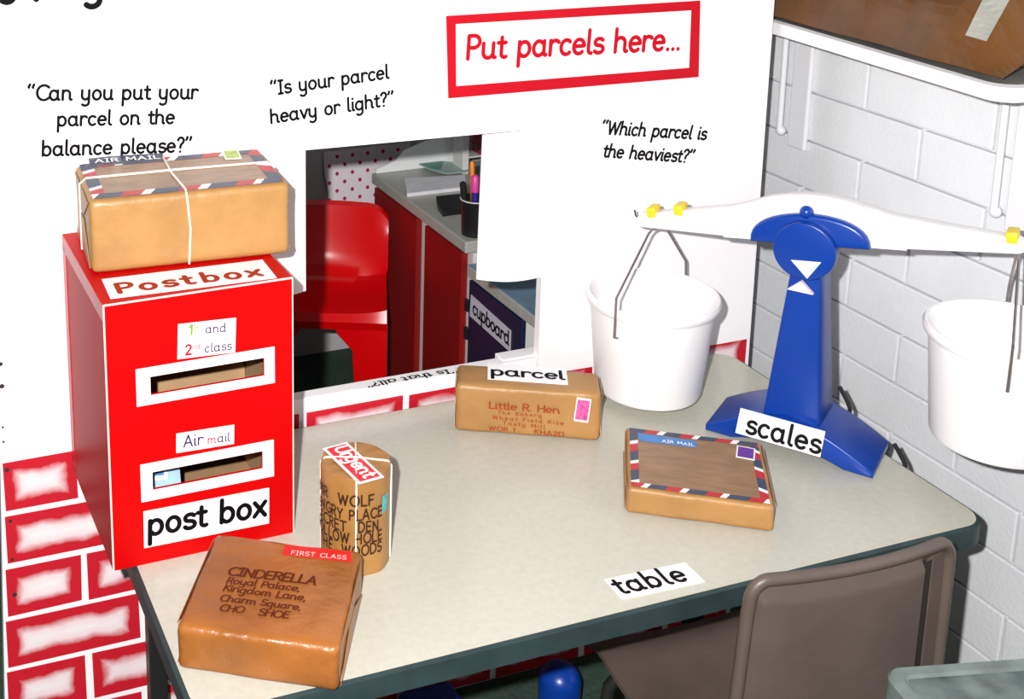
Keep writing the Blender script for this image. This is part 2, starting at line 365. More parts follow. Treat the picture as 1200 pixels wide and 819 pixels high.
g('N', 1.30, [(0.08, 0.0), (0.08, 1.55), (1.04, 0.0), (1.04, 1.55)])
g('O', 1.52, A(0.72, 0.78, 0.66, 0.78, 90, 450, 26))
g('P', 1.08, [(0.08, 0.0), (0.08, 1.55), (0.44, 1.55)] + A(0.46, 1.14, 0.44, 0.41, 90, -90, 12) + [(0.08, 0.73)])
g('Q', 1.52, A(0.72, 0.78, 0.66, 0.78, 90, 450, 26), [(0.8, 0.4), (1.3, -0.1)])
g('R', 1.12, [(0.08, 0.0), (0.08, 1.55), (0.44, 1.55)] + A(0.46, 1.16, 0.42, 0.39, 90, -90, 12) + [(0.08, 0.77)], [(0.46, 0.77), (0.94, 0.0)])
g('S', 1.08, A(0.52, 1.16, 0.42, 0.39, 35, 235, 12) + A(0.48, 0.40, 0.46, 0.40, 65, -150, 14))
g('T', 1.20, [(0.54, 0.0), (0.54, 1.55)], [(0.0, 1.55), (1.08, 1.55)])
g('U', 1.25, [(0.08, 1.55), (0.08, 0.48)] + A(0.55, 0.48, 0.47, 0.48, 180, 360, 14) + [(1.02, 1.55)])
g('W', 1.75, [(0.04, 1.55), (0.42, 0.0), (0.80, 1.40), (1.18, 0.0), (1.56, 1.55)])
g('Y', 1.12, [(0.02, 1.55), (0.50, 0.75), (0.98, 1.55)], [(0.50, 0.75), (0.50, 0.0)])
g('0', 1.05, A(0.46, 0.78, 0.40, 0.78, 90, 450, 22))
g('1', 0.62, [(0.06, 1.20), (0.34, 1.55), (0.34, 0.0)])
g('2', 1.00, A(0.44, 1.12, 0.38, 0.42, 160, -30, 12) + [(0.06, 0.0), (0.86, 0.0)])

def text_width(s, track=0.0): return sum(G[c][0]+track for c in s) - track - 0.22
def pen_strokes(bm, strokes, fmap, w, mi=0):
    """each stroke: list of (x, y) in letter units -> flat ribbon with round ends; fmap maps to 3-D"""
    lay = [0.0]
    def V(x, y): return bm.verts.new(fmap(x, y, lay[0]))
    def F(vs_):
        try: f = bm.faces.new(vs_); f.material_index = mi
        except ValueError: pass
    h = w/2
    for st in strokes:
        P = [Vector(p) for p in st]
        P = [p for i, p in enumerate(P) if i == 0 or (p-P[i-1]).length > 1e-4]
        discs = {0, len(P)-1}
        segs = [(P[i+1]-P[i]).normalized() for i in range(len(P)-1)]
        L, R = [], []
        runs = []; cur = [0]
        for i in range(1, len(P)-1):
            cur.append(i)
            if segs[i-1].dot(segs[i]) < 0.85:
                discs.add(i); runs.append(cur); cur = [i]
        cur.append(len(P)-1); runs.append(cur)
        for run in runs:
            prev = None; lay[0] += 0.00004; lay[0] = lay[0] % 0.0006
            for q, i in enumerate(run):
                if q == 0: t = segs[i]
                elif q == len(run)-1: t = segs[i-1]
                else: t = (segs[i-1]+segs[i]).normalized()
                nrm = Vector((-t.y, t.x))*h
                a, b = P[i]+nrm, P[i]-nrm
                va, vb = V(a.x, a.y), V(b.x, b.y)
                if prev: F((prev[1], vb, va, prev[0]))
                prev = (va, vb)
        for i in discs:
            lay[0] += 0.00004
            F([V(P[i].x+h*math.cos(2*math.pi*k/12), P[i].y+h*math.sin(2*math.pi*k/12)) for k in range(12)])
def text_strokes(s, track=0.0, slant=0.0, jit=0.0, rng=None):
    x = 0.0; out = []
    for c in s:
        adv, st = G[c]
        dy = (rng.uniform(-jit, jit) if rng else 0); sc = 1+(rng.uniform(-jit, jit) if rng else 0)
        for k in st: out.append([(x+px*sc+slant*py, py*sc+dy) for px, py in k])
        x += adv+track
    return out
def text_px(bm, plane, s, p0, p1, h, weight=0.24, track=0.0, slant=0.0, ysc=1.0, mi=0, jit=0.0, seed=1):
    """lettering whose base line runs from pixel p0 to p1 on the plane, at height h above it"""
    a, b = Vector(plane.hit(p0)), Vector(plane.hit(p1)); d = b-a; sc = d.length/text_width(s, track); d.normalize(); e = Vector((-d.y, d.x))
    def fm(x, y, dz=0.0):
        q = a + d*(x*sc) + e*(y*sc*ysc); return plane.at(q.x, q.y, h+dz)
    pen_strokes(bm, text_strokes(s, track, slant, jit, random.Random(seed)), fm, weight, mi)
def rect_from_px(plane, px):
    """best rectangle on the plane for pixel corners tl, tr, br, bl -> its four in-plane corners (bl, br, tr, tl)"""
    tl, tr, br, bl = [Vector(plane.hit(p)) for p in px]
    c = (tl+tr+br+bl)/4; d = ((tr-tl)+(br-bl)); w = d.length/2; d.normalize(); e = Vector((-d.y, d.x))
    h = (((tl-bl)+(tr-br))/2).dot(e)
    return [tuple(c+d*(sx*w/2)+e*(sy*h/2)) for sx, sy in ((-1, -1), (1, -1), (1, 1), (-1, 1))]
def quad_px(plane, px): return [plane.hit(px[i]) for i in (3, 2, 1, 0)]
def sheet(name, plane, px, h0, h1, m, parent=None, free=False, label=None):
    bm = bmesh.new(); add_poly(bm, plane, quad_px(plane, px) if free else rect_from_px(plane, px), h0, h1)
    return obj(name, bm, m, parent, label=label)
def lettering(plane, rows, h, m, parent, name='lettering', **kw):
    bm = bmesh.new()
    for i, r in enumerate(rows):
        k = dict(kw); k.update(r[3] if len(r) > 3 else {})
        text_px(bm, plane, r[0], r[1], r[2], h, seed=i+3, **k)
    return obj(name, bm, m, parent)

# ------------------------------------------------------------------ the setting
ZF = -0.60          # floor; the table top is z = 0
XW = 1.40           # right-hand wall
bm = bmesh.new(); add_box(bm, (0.2, 0.2, ZF-0.02), (4.4, 5.0, 0.04)); struct(obj('floor', bm, M_CARPET))
bm = bmesh.new(); add_box(bm, (XW+0.06, 0.2, 0.55), (0.10, 5.0, 2.30))
# individually laid bricks in one mesh (surface pattern of the wall)
PITCH, B0, LEN = 0.0945, -0.006, 0.268
rngb = random.Random(3)
k0 = int((ZF-B0)/PITCH)-1
for k in range(k0, 18):
    z0 = B0 + k*PITCH
    y_off = 0.511 if k % 2 != 0 else 0.384
    for j in range(-9, 9):
        ya = y_off + (j-1)*LEN; yb = ya + LEN
        if ya < -2.2 or yb > 2.65: continue
        zb, zt = max(z0, ZF), min(z0+PITCH, 1.68)
        if zt-zb < 0.02: continue
        add_box(bm, (XW+0.006+rngb.uniform(0, 0.0012), (ya+yb)/2, (zb+zt)/2), (0.012, LEN-0.0045, zt-zb-0.0035), bev=0.0025, seg=2)
struct(obj('wall_right', bm, M_BRICK))
struct(obj('wall_back', box_bm((0.2, 2.02, 0.55), (4.4, 0.08, 2.30)), M_BACK))

# ------------------------------------------------------------------ play post office screen
PY = 0.600; PT = 0.016
PF = Plane((0, PY, 0), (1, 0, 0), (0, 0, 1))
scr = root('play_post_office_screen', 'large white card play screen with serving hatch and sponge-painted red bricks, standing behind the table', 'screen', (0.55, PY+PT/2, ZF))
HX0, HX1, HZ0, HZ1 = 0.295, 0.806, 0.0, 0.474
bm = bmesh.new(); plate_with_holes(bm, -0.15, 1.258, ZF, 0.86, [(HX0, HX1, HZ0, HZ1)], PY, PY+PT)
for v in bm.verts:
    if v.co.x < -0.14: v.co.x = -0.118 - (0.86-v.co.z)*0.036
    if v.co.x > 1.25: v.co.x = 1.2665 - (v.co.z+0.2)*0.008
    if v.co.z > 0.47 and v.co.z < 0.48: v.co.z = 0.4795 - (v.co.x-0.3)*0.0185
obj('board', bm, M_WHITECARD, scr)
# painted brick courses below the hatch
bm = bmesh.new(); u1 = bm.loops.layers.uv.new('near_edges'); u2 = bm.loops.layers.uv.new('far_edges')
rngp = random.Random(11)
for k in range(7):
    zt = 0.022 - k*0.0935; zb = max(zt-0.084, ZF+0.002)
    if zt - zb < 0.02: continue
    off = -0.024 if k % 2 == 0 else 0.07
    for j in range(-2, 9):
        xa = off + 0.006 + (j-1)*0.19; xb = xa + 0.178
        left = -0.118 - (0.86-zt)*0.036 + 0.004
        if xb - left < 0.05: continue
        if xa - left < 0.05: xa = left
        xa2, xb2 = max(xa, left), min(xb, 1.258)
        if xb2 - xa2 < 0.02: continue
        # the opening of the hatch starts at table height
        parts = [(xa2, xb2, zb, zt)]
        if k == 0:
            parts = []
            for (p, q, top) in ((xa2, min(xb2, HX0), zt), (max(xa2, HX0), min(xb2, HX1), zt-0.0), (max(xa2, HX1), xb2, zt-0.014)):
                if q-p > 0.01: parts.append((p, q, zb, min(top, 0.016) if p >= HX0-1e-6 and q <= HX1+1e-6 else top))
        for (p, q, c, d) in parts:
            vs4 = [bm.verts.new((x + rngp.uniform(-.0015, .0015), PY-0.0012, z + rngp.uniform(-.0015, .0015))) for x, z in ((p, c), (q, c), (q, d), (p, d))]
            f = bm.faces.new(vs4)
            for l in f.loops:
                x, z = l.vert.co.x, l.vert.co.z
                l[u1].uv = (x-xa2, z-zb); l[u2].uv = (xb2-x, zt-z)
obj('painted_bricks', bm, M_SPONGE, scr)
# sill of the hatch: white card ledge
bm = bmesh.new(); add_box(bm, ((HX0+HX1)/2, PY+0.013, 0.0215), (HX1-HX0-0.002, 0.026, 0.043), bev=0.002)
add_box(bm, (0.785, PY+0.024, 0.0235), (0.09, 0.03, 0.044), bev=0.002)
obj('hatch_sill', bm, M_WHITECARD, scr)
# two card flaps hanging at the top corners of the hatch
def flap(pts, curl):
    bm = bmesh.new(); N = 10; tops, bots = pts
    rows = []
    for i in range(N+1):
        t = i/N; row = []
        for j in range(9):
            s = j/8
            a = Vector(tops[0]).lerp(Vector(tops[1]), s); b = Vector(bots[0]).lerp(Vector(bots[1]), s)
            p = a.lerp(b, t); x, z = p
            if t > 0.9: z -= 0.006*math.sin(math.pi*s)*(t-0.9)/0.1
            dy = -0.003 - curl*max(0, t-0.55)**2*(math.sin(math.pi*(0.1+0.8*s)))
            row.append((x, PY+dy, z))
        rows.append(row)
    fr = [[bm.verts.new(c) for c in r] for r in rows]; bk = [[bm.verts.new((c[0], c[1]+0.0022, c[2])) for c in r] for r in rows]
    for i in range(N):
        for j in range(8):
            bm.faces.new((fr[i+1][j], fr[i+1][j+1], fr[i][j+1], fr[i][j])); bm.faces.new((bk[i][j], bk[i][j+1], bk[i+1][j+1], bk[i+1][j]))
    for i in range(N):
        bm.faces.new((fr[i][0], bk[i][0], bk[i+1][0], fr[i+1][0])); bm.faces.new((fr[i][8], fr[i+1][8], bk[i+1][8], bk[i][8]))
    for j in range(8):
        bm.faces.new((fr[0][j], fr[0][j+1], bk[0][j+1], bk[0][j])); bm.faces.new((fr[N][j], bk[N][j], bk[N][j+1], fr[N][j+1]))
    bmesh.ops.recalc_face_normals(bm, faces=bm.faces[:])
    return bm
obj('hatch_flap', flap((((0.680, 0.4715), (0.822, 0.470)), ((0.676, 0.213), (0.803, 0.199))), 0.012), M_WHITECARD, scr, smooth=True)
obj('hatch_flap', flap((((0.286, 0.480), (0.3615, 0.4795)), ((0.290, 0.243), (0.3615, 0.238))), 0.008), M_WHITECARD, scr, smooth=True)
# pin holes down the board's left edge
for (u, v, r) in ((0.5, 426, .0035), (2, 452, .004), (3, 500, .002), (4, 517, .002), (8, 550, .004), (12, 610, .003), (14, 655, .003), (17, 696, .004)):
    x, z = PF.hit((u, v)); bm = bmesh.new(); bm.faces.new([bm.verts.new((x+r*math.cos(a*math.pi/5), PY-0.0018, z+r*math.sin(a*math.pi/5))) for a in range(10)][::-1])
    obj('pin_hole', bm, mat('dark_hole', (0.03, 0.02, 0.015), 0.9), scr)

# ---- notices fixed to the screen
def notice(name, label, px, rows, m_txt, h=0.0, cat='notice', group='paper notices on the white screen', **kw):
    c = rect_from_px(PF, px)
    bm = bmesh.new(); add_poly(bm, PF, c, 0.0006+h, 0.0012+h)
    o = centre_origin(obj(name, bm, M_PAPER)); tag(o, label, cat, group)
    lettering(PF, rows, 0.0018+h, m_txt, o, **kw)
    return o
notice('paper_notice', 'white paper notice asking Can you put your parcel on the balance please', ((29, 92), (233, 92), (235, 194), (33, 197)),
       [('\u201cCan you put your', (32, 117), (230, 115)), ('parcel on the', (67, 147), (203, 144)), ('balance please?\u201d', (49, 182), (223, 177))], M_INK, weight=0.30, track=0.06)
notice('paper_notice', 'white paper notice asking Is your parcel heavy or light', ((306, 84), (463, 66), (470, 128), (311, 152)),
       [('\u201cIs your parcel', (317, 111), (454, 91)), ('heavy or light?\u201d', (317, 144), (460, 122))], M_INK, weight=0.30, track=0.06)
notice('paper_notice', 'white paper notice asking Which parcel is the heaviest', ((698, 130), (832, 142), (827, 204), (694, 190)),
       [('\u201cWhich parcel is', (703, 156), (825, 163)), ('the heaviest?\u201d', (705.5, 183), (810, 190))], M_INK, weight=0.30, track=0.04, slant=0.06)
o = notice('paper_notice', 'white paper notice cut off by the top left edge of the photo', ((-60, -60), (128, -88), (135, 1), (-52, 27)),
           [('o. y', (-3, 3.5), (118, -9))], M_INK, weight=0.30, track=0.6)
# red-bordered sign
bm = bmesh.new(); add_poly(bm, PF, quad_px(PF, ((522.5, 18.5), (820, 0.5), (818, 90), (525, 115))), 0.0006, 0.0020)
sg = centre_origin(obj('paper_sign', bm, M_REDCARD)); tag(sg, 'wide white sign with thick red border reading Put parcels here', 'sign')
ic = sheet('white_panel', PF, ((533.5, 28), (809, 12), (806.5, 79), (534, 100.5)), 0.0020, 0.0024, M_PAPER, sg, free=True, label='white middle panel')
lettering(PF, [('Put parcels here...', (546, 68.5), (794, 57))], 0.0030, M_REDINK, ic, weight=0.29, track=0.03)
# strip lying on the sill, to be read from the other side
PS = Plane((0, PY, 0.0432), (1, 0, 0), (0, 1, 0))
bm = bmesh.new(); add_poly(bm, PS, [PS.hit(p) for p in ((418, 457), (424, 448.5), (533, 429), (533, 437.5))], 0.0006, 0.0011)
st = centre_origin(obj('paper_strip', bm, M_PAPER)); tag(st, 'narrow paper strip on the hatch sill reading Is that all, upside down', 'notice')
lettering(PS, [('\u201cIs that all?\u201d', (532, 433), (428, 450.5))], 0.0017, M_INK, st, weight=0.27, track=0.02, ysc=0.66)

# ------------------------------------------------------------------ school table
TW, TD, TH = 1.195, 0.582, 0.036
tb = root('school_table', 'school table with glossy cream top and dark green edge, carrying the scales and parcels', 'table', (TW/2, TD/2, ZF))
def slab(w, d, r, z0, z1, cx, cy, n=8, bev=0.0):
    bm = bmesh.new(); pts = rrect(w, d, r, n)
    a = [bm.verts.new((cx+x, cy+y, z0)) for x, y in pts]; b = [bm.verts.new((cx+x, cy+y, z1)) for x, y in pts]; N = len(pts)
    t = bm.faces.new(b); u = bm.faces.new(a[::-1])
    for i in range(N): bm.faces.new((a[i], a[(i+1) % N], b[(i+1) % N], b[i]))
    if bev: bmesh.ops.bevel(bm, geom=list(t.edges)+list(u.edges), offset=bev, segments=3, profile=0.5, affect='EDGES')
    return bm
obj('tabletop', slab(TW, TD, 0.035, -0.034, 0.0, TW/2, TD/2), M_TABLE, tb)
bm = bmesh.new(); N = 8; outp = rrect(TW+0.012, TD+0.012, 0.041, N); inp = rrect(TW, TD, 0.035, N); n_ = len(outp)
prof = [(1, -0.0008, inp), (0, -0.003, outp), (0, -0.032, outp), (1, -0.036, inp)]
rings = []
for k, (w_, z, pl) in enumerate(prof): rings.append([bm.verts.new((TW/2+x, TD/2+y, z)) for x, y in pl])
for Ar, Br in zip(rings, rings[1:]):
    for i in range(n_): bm.faces.new((Br[i], Br[(i+1) % n_], Ar[(i+1) % n_], Ar[i]))
bmesh.ops.recalc_face_normals(bm, faces=bm.faces[:])
obj('edge_strip', bm, M_TEAL, tb, smooth=True, label='dark green plastic edging')
bm = bmesh.new()
for c, s in (((TW/2, 0.070, -0.047), (1.02, 0.022, 0.025)), ((TW/2, TD-0.055, -0.047), (1.02, 0.022, 0.025)), ((0.075, TD/2, -0.047), (0.022, 0.42, 0.025)), ((TW-0.075, TD/2, -0.047), (0.022, 0.42, 0.025))):
    add_box(bm, c, s, bev=0.002)
obj('frame', bm, M_BLACK, tb)
for x in (0.075, TW-0.075):
    for y in (0.055, TD-0.055):
        bm = bmesh.new(); add_box(bm, (x, y, (ZF-0.034)/2+0.005), (0.030, 0.030, -ZF-0.034-0.012), bev=0.004); lg = obj('leg', bm, M_BLACK, tb)
        bm = bmesh.new(); add_box(bm, (x, y, ZF+0.0125), (0.034, 0.034, 0.009), bev=0.003); obj('foot_cap', bm, M_DARKPL, lg)

for ((u0, v0), (u1, v1)), lab in zip((((996, 479), (984, 453)), ((1061, 546), (1048, 520))), ('short black bar at the far right table edge, just behind the scales', 'short black bar at the right table edge, in front of the scales')):  # two thin black bars along the right table edge
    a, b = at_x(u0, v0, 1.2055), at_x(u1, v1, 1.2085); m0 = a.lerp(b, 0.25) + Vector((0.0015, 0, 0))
    o = centre_origin(obj('black_bar', tube_bm([a - Vector((0, 0, 0.020)), a, m0, b], 0.0034, 8), M_BLACK, smooth=True)); tag(o, lab, 'bar', 'black bars at the table edge')

# word card lying on the table
PT0 = Plane((0, 0, 0), (1, 0, 0), (0, 1, 0))
bm = bmesh.new(); add_poly(bm, PT0, rect_from_px(PT0, ((708, 679), (804, 660), (825, 682), (729, 703.5))), 0.0002, 0.0012)
o = centre_origin(obj('word_card', bm, M_PAPER)); tag(o, 'white word card reading table, lying on the cream tabletop', 'word card')
lettering(PT0, [('table', (727.5, 697), (806, 681))], 0.0018, M_INK, o, weight=0.28, track=0.16)

# ------------------------------------------------------------------ boxes with fitted faces
class Crate:
    def __init__(s, cx, cy, yaw, L, Wd, H, z0):
        s.c, s.yaw, s.L, s.W, s.H, s.z0 = (cx, cy), yaw, L, Wd, H, z0
        s.ex = Vector((math.cos(yaw), math.sin(yaw), 0)); s.ey = Vector((-math.sin(yaw), math.cos(yaw), 0)); s.o = Vector((cx, cy, z0))
        s.rot = Matrix.Rotation(yaw, 3, 'Z')
    def P(s, a, b, h): return s.o + s.ex*a + s.ey*b + Vector((0, 0, h))
    def front(s): return Plane(s.P(0, -s.W/2, 0), s.ex, (0, 0, 1))
    def top(s): return Plane(s.P(0, 0, s.H), s.ex, s.ey)
    def left(s): return Plane(s.P(-s.L/2, 0, 0), -s.ey, (0, 0, 1))
    def right(s): return Plane(s.P(s.L/2, 0, 0), s.ey, (0, 0, 1))
def parcel_body(c, bev, seed, wob=0.0015, puff=0.0):
    """wrapped box: softened corners, slightly uneven paper"""
    bm = bmesh.new(); bmesh.ops.create_cube(bm, size=1.0)
    for v in bm.verts: v.co = Vector((v.co.x*c.L, v.co.y*c.W, v.co.z*c.H))
    bmesh.ops.bevel(bm, geom=bm.edges[:], offset=bev, segments=3, profile=0.55, affect='EDGES')
    big = [e for e in bm.edges if e.calc_length() > 0.02]
    bmesh.ops.subdivide_edges(bm, edges=big, cuts=9, use_grid_fill=True)
    bmesh.ops.triangulate(bm, faces=[f for f in bm.faces if len(f.verts) > 4])
    for v in bm.verts:
        n = noise.noise_vector(v.co*22 + Vector((seed*3.1, seed, 0)))
        p = v.co.copy()
        # faces sag or swell a little between the edges
        fx, fy, fz = (1-(2*p.x/c.L)**2), (1-(2*p.y/c.W)**2), (1-(2*p.z/c.H)**2)
        k = Vector(((1 if p.x > 0 else -1)*max(0, fy)*max(0, fz)*(abs(2*p.x/c.L) > 0.98), (1 if p.y > 0 else -1)*max(0, fx)*max(0, fz)*(abs(2*p.y/c.W) > 0.98), 0))
        v.co += n*wob*Vector((1, 1, 0.35)).length/1.45*0.8*(0.2 if abs(p.z) > c.H*0.49 else 1) + k*puff
        if p.z < -c.H*0.49: v.co.z = p.z
        if p.z > c.H*0.49: v.co.z = min(v.co.z, c.H/2)
    M = Matrix.Translation(c.o + Vector((0, 0, c.H/2))) @ Matrix.Rotation(c.yaw, 4, 'Z')
    bm.transform(M); return bm
def end_fold(c, side, m, parent):
    """triangular paper fold on a short end"""
    pl = c.right() if side > 0 else c.left(); w, h = c.W*0.90, c.H*0.86
    bm = bmesh.new()
    add_poly(bm, pl, [(-w/2, c.H*0.06), (w/2, c.H*0.06), (w*0.10, c.H*0.55), (-w*0.10, c.H*0.55)], 0.0008, 0.0020)
    add_poly(bm, pl, [(-w/2, c.H*0.94), (-w*0.12, c.H*0.60), (w*0.12, c.H*0.60), (w/2, c.H*0.94)], 0.0006, 0.0016)
    return obj('folded_end', bm, m, parent)
def airmail_border(c, inset, wd, parent, seed):
    """red, white and navy slanted stripes printed round the edge of the top"""
    pl = c.top(); bm = bmesh.new(); rg = random.Random(seed)
    a, b = c.L/2-inset, c.W/2-inset; h = 0.0012
    cyc = [(0, 0.034), (1, 0.026), (2, 0.012)]
    def strip(p, q, nrm):
        p, q, nrm = Vector(p), Vector(q), Vector(nrm); d = (q-p); L = d.length; d.normalize(); t = -wd*0.6; i = rg.randint(0, 2)
        while t < L:
            mi, w = cyc[i % 3]; w *= rg.uniform(0.9, 1.15)*c.L/0.27
            e = t+w; sk = wd*0.55
            cl = lambda x: min(max(x, 0), L)
            quad = [p+d*cl(t), p+d*cl(e), p+d*cl(e+sk)+nrm, p+d*cl(t+sk)+nrm]
            if cl(e) > cl(t)+1e-5 or cl(e+sk) > cl(t+sk)+1e-5:
                vs4 = [bm.verts.new(pl.at(x.x, x.y, h)) for x in quad]
                try: bm.faces.new(vs4).material_index = mi
                except ValueError: pass
            t = e; i += 1
    strip((-a, -b), (a, -b), (0, wd))
    strip((-a, b-wd), (a, b-wd), (0, wd))
    for sx in (-1, 1):
        p, q = (sx*a, -b+wd), (sx*a, b-wd)
        P0, Q0 = Vector(p), Vector(q); d = (Q0-P0).normalized(); L = (Q0-P0).length; t = -wd*0.6; i = rg.randint(0, 2)
        while t < L:
            mi, w = cyc[i % 3]; w *= rg.uniform(0.9, 1.15)*c.L/0.27; e = t+w; sk = wd*0.55
            cl = lambda x: min(max(x, 0), L)
            quad = [P0+d*cl(t), P0+d*cl(e), P0+d*cl(e+sk)+Vector((-sx*wd, 0)), P0+d*cl(t+sk)+Vector((-sx*wd, 0))]
            vs4 = [bm.verts.new(pl.at(x.x, x.y, h)) for x in quad]
            try: bm.faces.new(vs4).material_index = mi
            except ValueError: pass
            t = e; i += 1
    bmesh.ops.recalc_face_normals(bm, faces=bm.faces[:])
    for f in bm.faces:
        if f.normal.z < 0: f.normal_flip()
    return obj('airmail_border', bm, [M_NAVY, M_STRIPERED, M_STRIPEWHITE], parent)
def stamp(pl, px, m, parent, h=0.0022, label=None):
    o = sheet('postage_stamp', pl, px, h-0.0008, h, M_STRIPEWHITE, parent, label=label)
    c = [Vector(p) for p in rect_from_px(pl, px)]; m_ = sum(c, Vector((0, 0)))/4
    bm = bmesh.new(); add_poly(bm, pl, [tuple(m_+(p-m_)*0.84) for p in c], h, h+0.0004); obj('stamp_print', bm, m, o)
    return o

# ------------------------------------------------------------------ red post box
pb = Crate(0.098, 0.445, 0.013, 0.267, 0.279, 0.394, 0.0)
box = root('post_box', 'red cardboard play post box with two posting slots on the left of the table', 'post box', tuple(pb.o), pb.yaw)
FR = pb.front(); TP = pb.top()
def span(pl, px):
    p = [pl.hit(q) for q in px]; xs = sorted(a for a, b in p); zs = sorted(b for a, b in p)
    return ((xs[0]+xs[1])/2, (xs[2]+xs[3])/2, (zs[0]+zs[1])/2, (zs[2]+zs[3])/2)
slot1 = span(FR, ((174, 440.6), (309.5, 419.4), (309.5, 441.6), (178, 460.6)))
slot2 = span(FR, ((178, 551), (308, 529.6), (307, 550), (179, 572)))
t_ = 0.004
bm = bmesh.new(); plate_with_holes(bm, -pb.L/2, pb.L/2, 0.0, pb.H, [slot1, slot2], 0.0, t_, FR)
add_box(bm, pb.P(-pb.L/2+t_/2, 0.002, pb.H/2), (t_, pb.W-0.004, pb.H), pb.rot); add_box(bm, pb.P(pb.L/2-t_/2, 0.002, pb.H/2), (t_, pb.W-0.004, pb.H), pb.rot)
add_box(bm, pb.P(0, 0.002, pb.H-t_/2), (pb.L-2*t_, pb.W-0.004, t_), pb.rot); add_box(bm, pb.P(0, 0.002, t_/2), (pb.L-2*t_, pb.W-0.004, t_), pb.rot)
add_box(bm, pb.P(0, pb.W/2-t_/2, pb.H/2), (pb.L-2*t_, t_, pb.H-2*t_), pb.rot)
obj('body', bm, M_POSTRED, box)
bm = bmesh.new(); g_ = 0.0045
add_box(bm, pb.P(-pb.L/2+g_+0.0006, 0, pb.H/2), (0.0012, pb.W-0.02, pb.H-0.012), pb.rot); add_box(bm, pb.P(pb.L/2-g_-0.0006, 0, pb.H/2), (0.0012, pb.W-0.02, pb.H-0.012), pb.rot)
add_box(bm, pb.P(0, pb.W/2-g_-0.0006, pb.H/2), (pb.L-0.012, 0.0012, pb.H-0.012), pb.rot); add_box(bm, pb.P(0, 0, g_+0.0006), (pb.L-0.012, pb.W-0.02, 0.0012), pb.rot)
add_box(bm, pb.P(0.03, 0.05, 0.13), (pb.L-0.075, 0.003, 0.10), pb.rot @ Matrix.Rotation(math.radians(-8), 3, 'X'))
obj('inner_lining', bm, M_KRAFTIN, box, label='bare brown cardboard inside')
# worn pale edges of the card
bm = bmesh.new(); e_ = 0.0026
add_box(bm, pb.P(-pb.L/2+0.0005, -pb.W/2, pb.H/2), (e_, e_, pb.H), pb.rot, 0.0008); add_box(bm, pb.P(pb.L/2-0.0005, -pb.W/2, pb.H/2), (e_*0.7, e_*0.7, pb.H), pb.rot, 0.0006)
add_box(bm, pb.P(0, -pb.W/2, pb.H-0.0005), (pb.L, e_, e_), pb.rot, 0.0008)
obj('worn_edge', bm, M_EDGE, box, label='pale worn card edges')
# turned-over tape along the left top edge
bm = bmesh.new(); add_box(bm, pb.P(-pb.L/2-0.0004, 0, pb.H-0.012), (0.0012, pb.W, 0.024), pb.rot, 0.0004); add_box(bm, pb.P(-pb.L/2-0.0004, pb.W/2-0.012, pb.H/2), (0.0012, 0.024, pb.H-0.03), pb.rot, 0.0004)
obj('edge_tape', bm, mat('pink_red_tape', (0.52, 0.02, 0.035), 0.3, 0.25, 50, spec=0.3), box, label='shiny red tape along the left edges')
def slot_frame(px, hole):
    bm = bmesh.new(); c = span(FR, px); plate_with_holes(bm, c[0], c[1], c[2], c[3], [hole], -0.0014, -0.0004, FR)
    return obj('slot_frame', bm, mat('pinkish_paper', (0.86, 0.74, 0.78), 0.5, 0.06, 40), box, label='white paper frame round a slot')
slot_frame(((157.8, 432.7), (321.6, 405.7), (321.6, 449), (161, 475)), slot1)
slot_frame(((164, 543), (320.6, 516), (320.6, 560), (165.5, 585.5)), slot2)
def box_label(pl, px, rows, m, weight, track=0.0, label=None, **kw):
    o = sheet('label', pl, px, 0.0006, 0.0014, M_PAPER, box, label=label)
    lettering(pl, rows, 0.0020, m, o, weight=weight, track=track, **kw); return o
box_label(FR, ((167.6, 598), (315, 572), (315, 611.6), (169, 642.6)), [('post box', (174, 626), (309.5, 602.5))], M_INK, 0.31, 0.06, 'large white label reading post box')
o = sheet('label', FR, ((205.6, 507.7), (274, 497.4), (274, 519.3), (207, 530.5)), 0.0006, 0.0014, M_PAPER, box, label='small white label reading Air mail')
lettering(FR, [('Air', (215, 522.8), (236.5, 519.6))], 0.0020, M_PURPLE, o, weight=0.22, track=0.10)
lettering(FR, [('m', (243, 519), (252, 517.6))], 0.0020, M_REDINK, o, weight=0.22)
lettering(FR, [('ail', (254.5, 517.4), (268, 515.6))], 0.0020, M_PURPLE, o, weight=0.22, track=0.10)
o = sheet('label', FR, ((207, 379), (275.6, 372.7), (276, 411.4), (209, 421)), 0.0006, 0.0014, M_PAPER, box, label='small white label reading 1st and 2nd class')
lettering(FR, [('1', (221.5, 391.2), (224.4, 390.9))], 0.0020, M_GREENINK, o, weight=0.34)
lettering(FR, [('st', (226.5, 386.6), (231.5, 386.2))], 0.0020, M_GREENINK, o, weight=0.26)
lettering(FR, [('and', (240.5, 389.6), (263.5, 387.6)), ('class', (239.5, 412.2), (270, 408.4))], 0.0020, M_PURPLE, o, weight=0.22, track=0.12)
lettering(FR, [('2', (217, 415), (222.8, 414.2))], 0.0020, M_REDINK, o, weight=0.32)
lettering(FR, [('nd', (225, 408.8), (233.5, 407.8))], 0.0020, M_DKREDINK, o, weight=0.20)
box_label(TP, ((117.5, 328), (306, 305.7), (326, 325.7), (131, 351)), [('Post', (139.5, 345), (226, 334)), ('box', (240, 332), (306, 324.5))], mat('orange_red_print', (0.36, 0.035, 0.012), 0.6, spec=0.1), 0.34, 0.30, 'white label on the lid reading Post box', ysc=0.9)
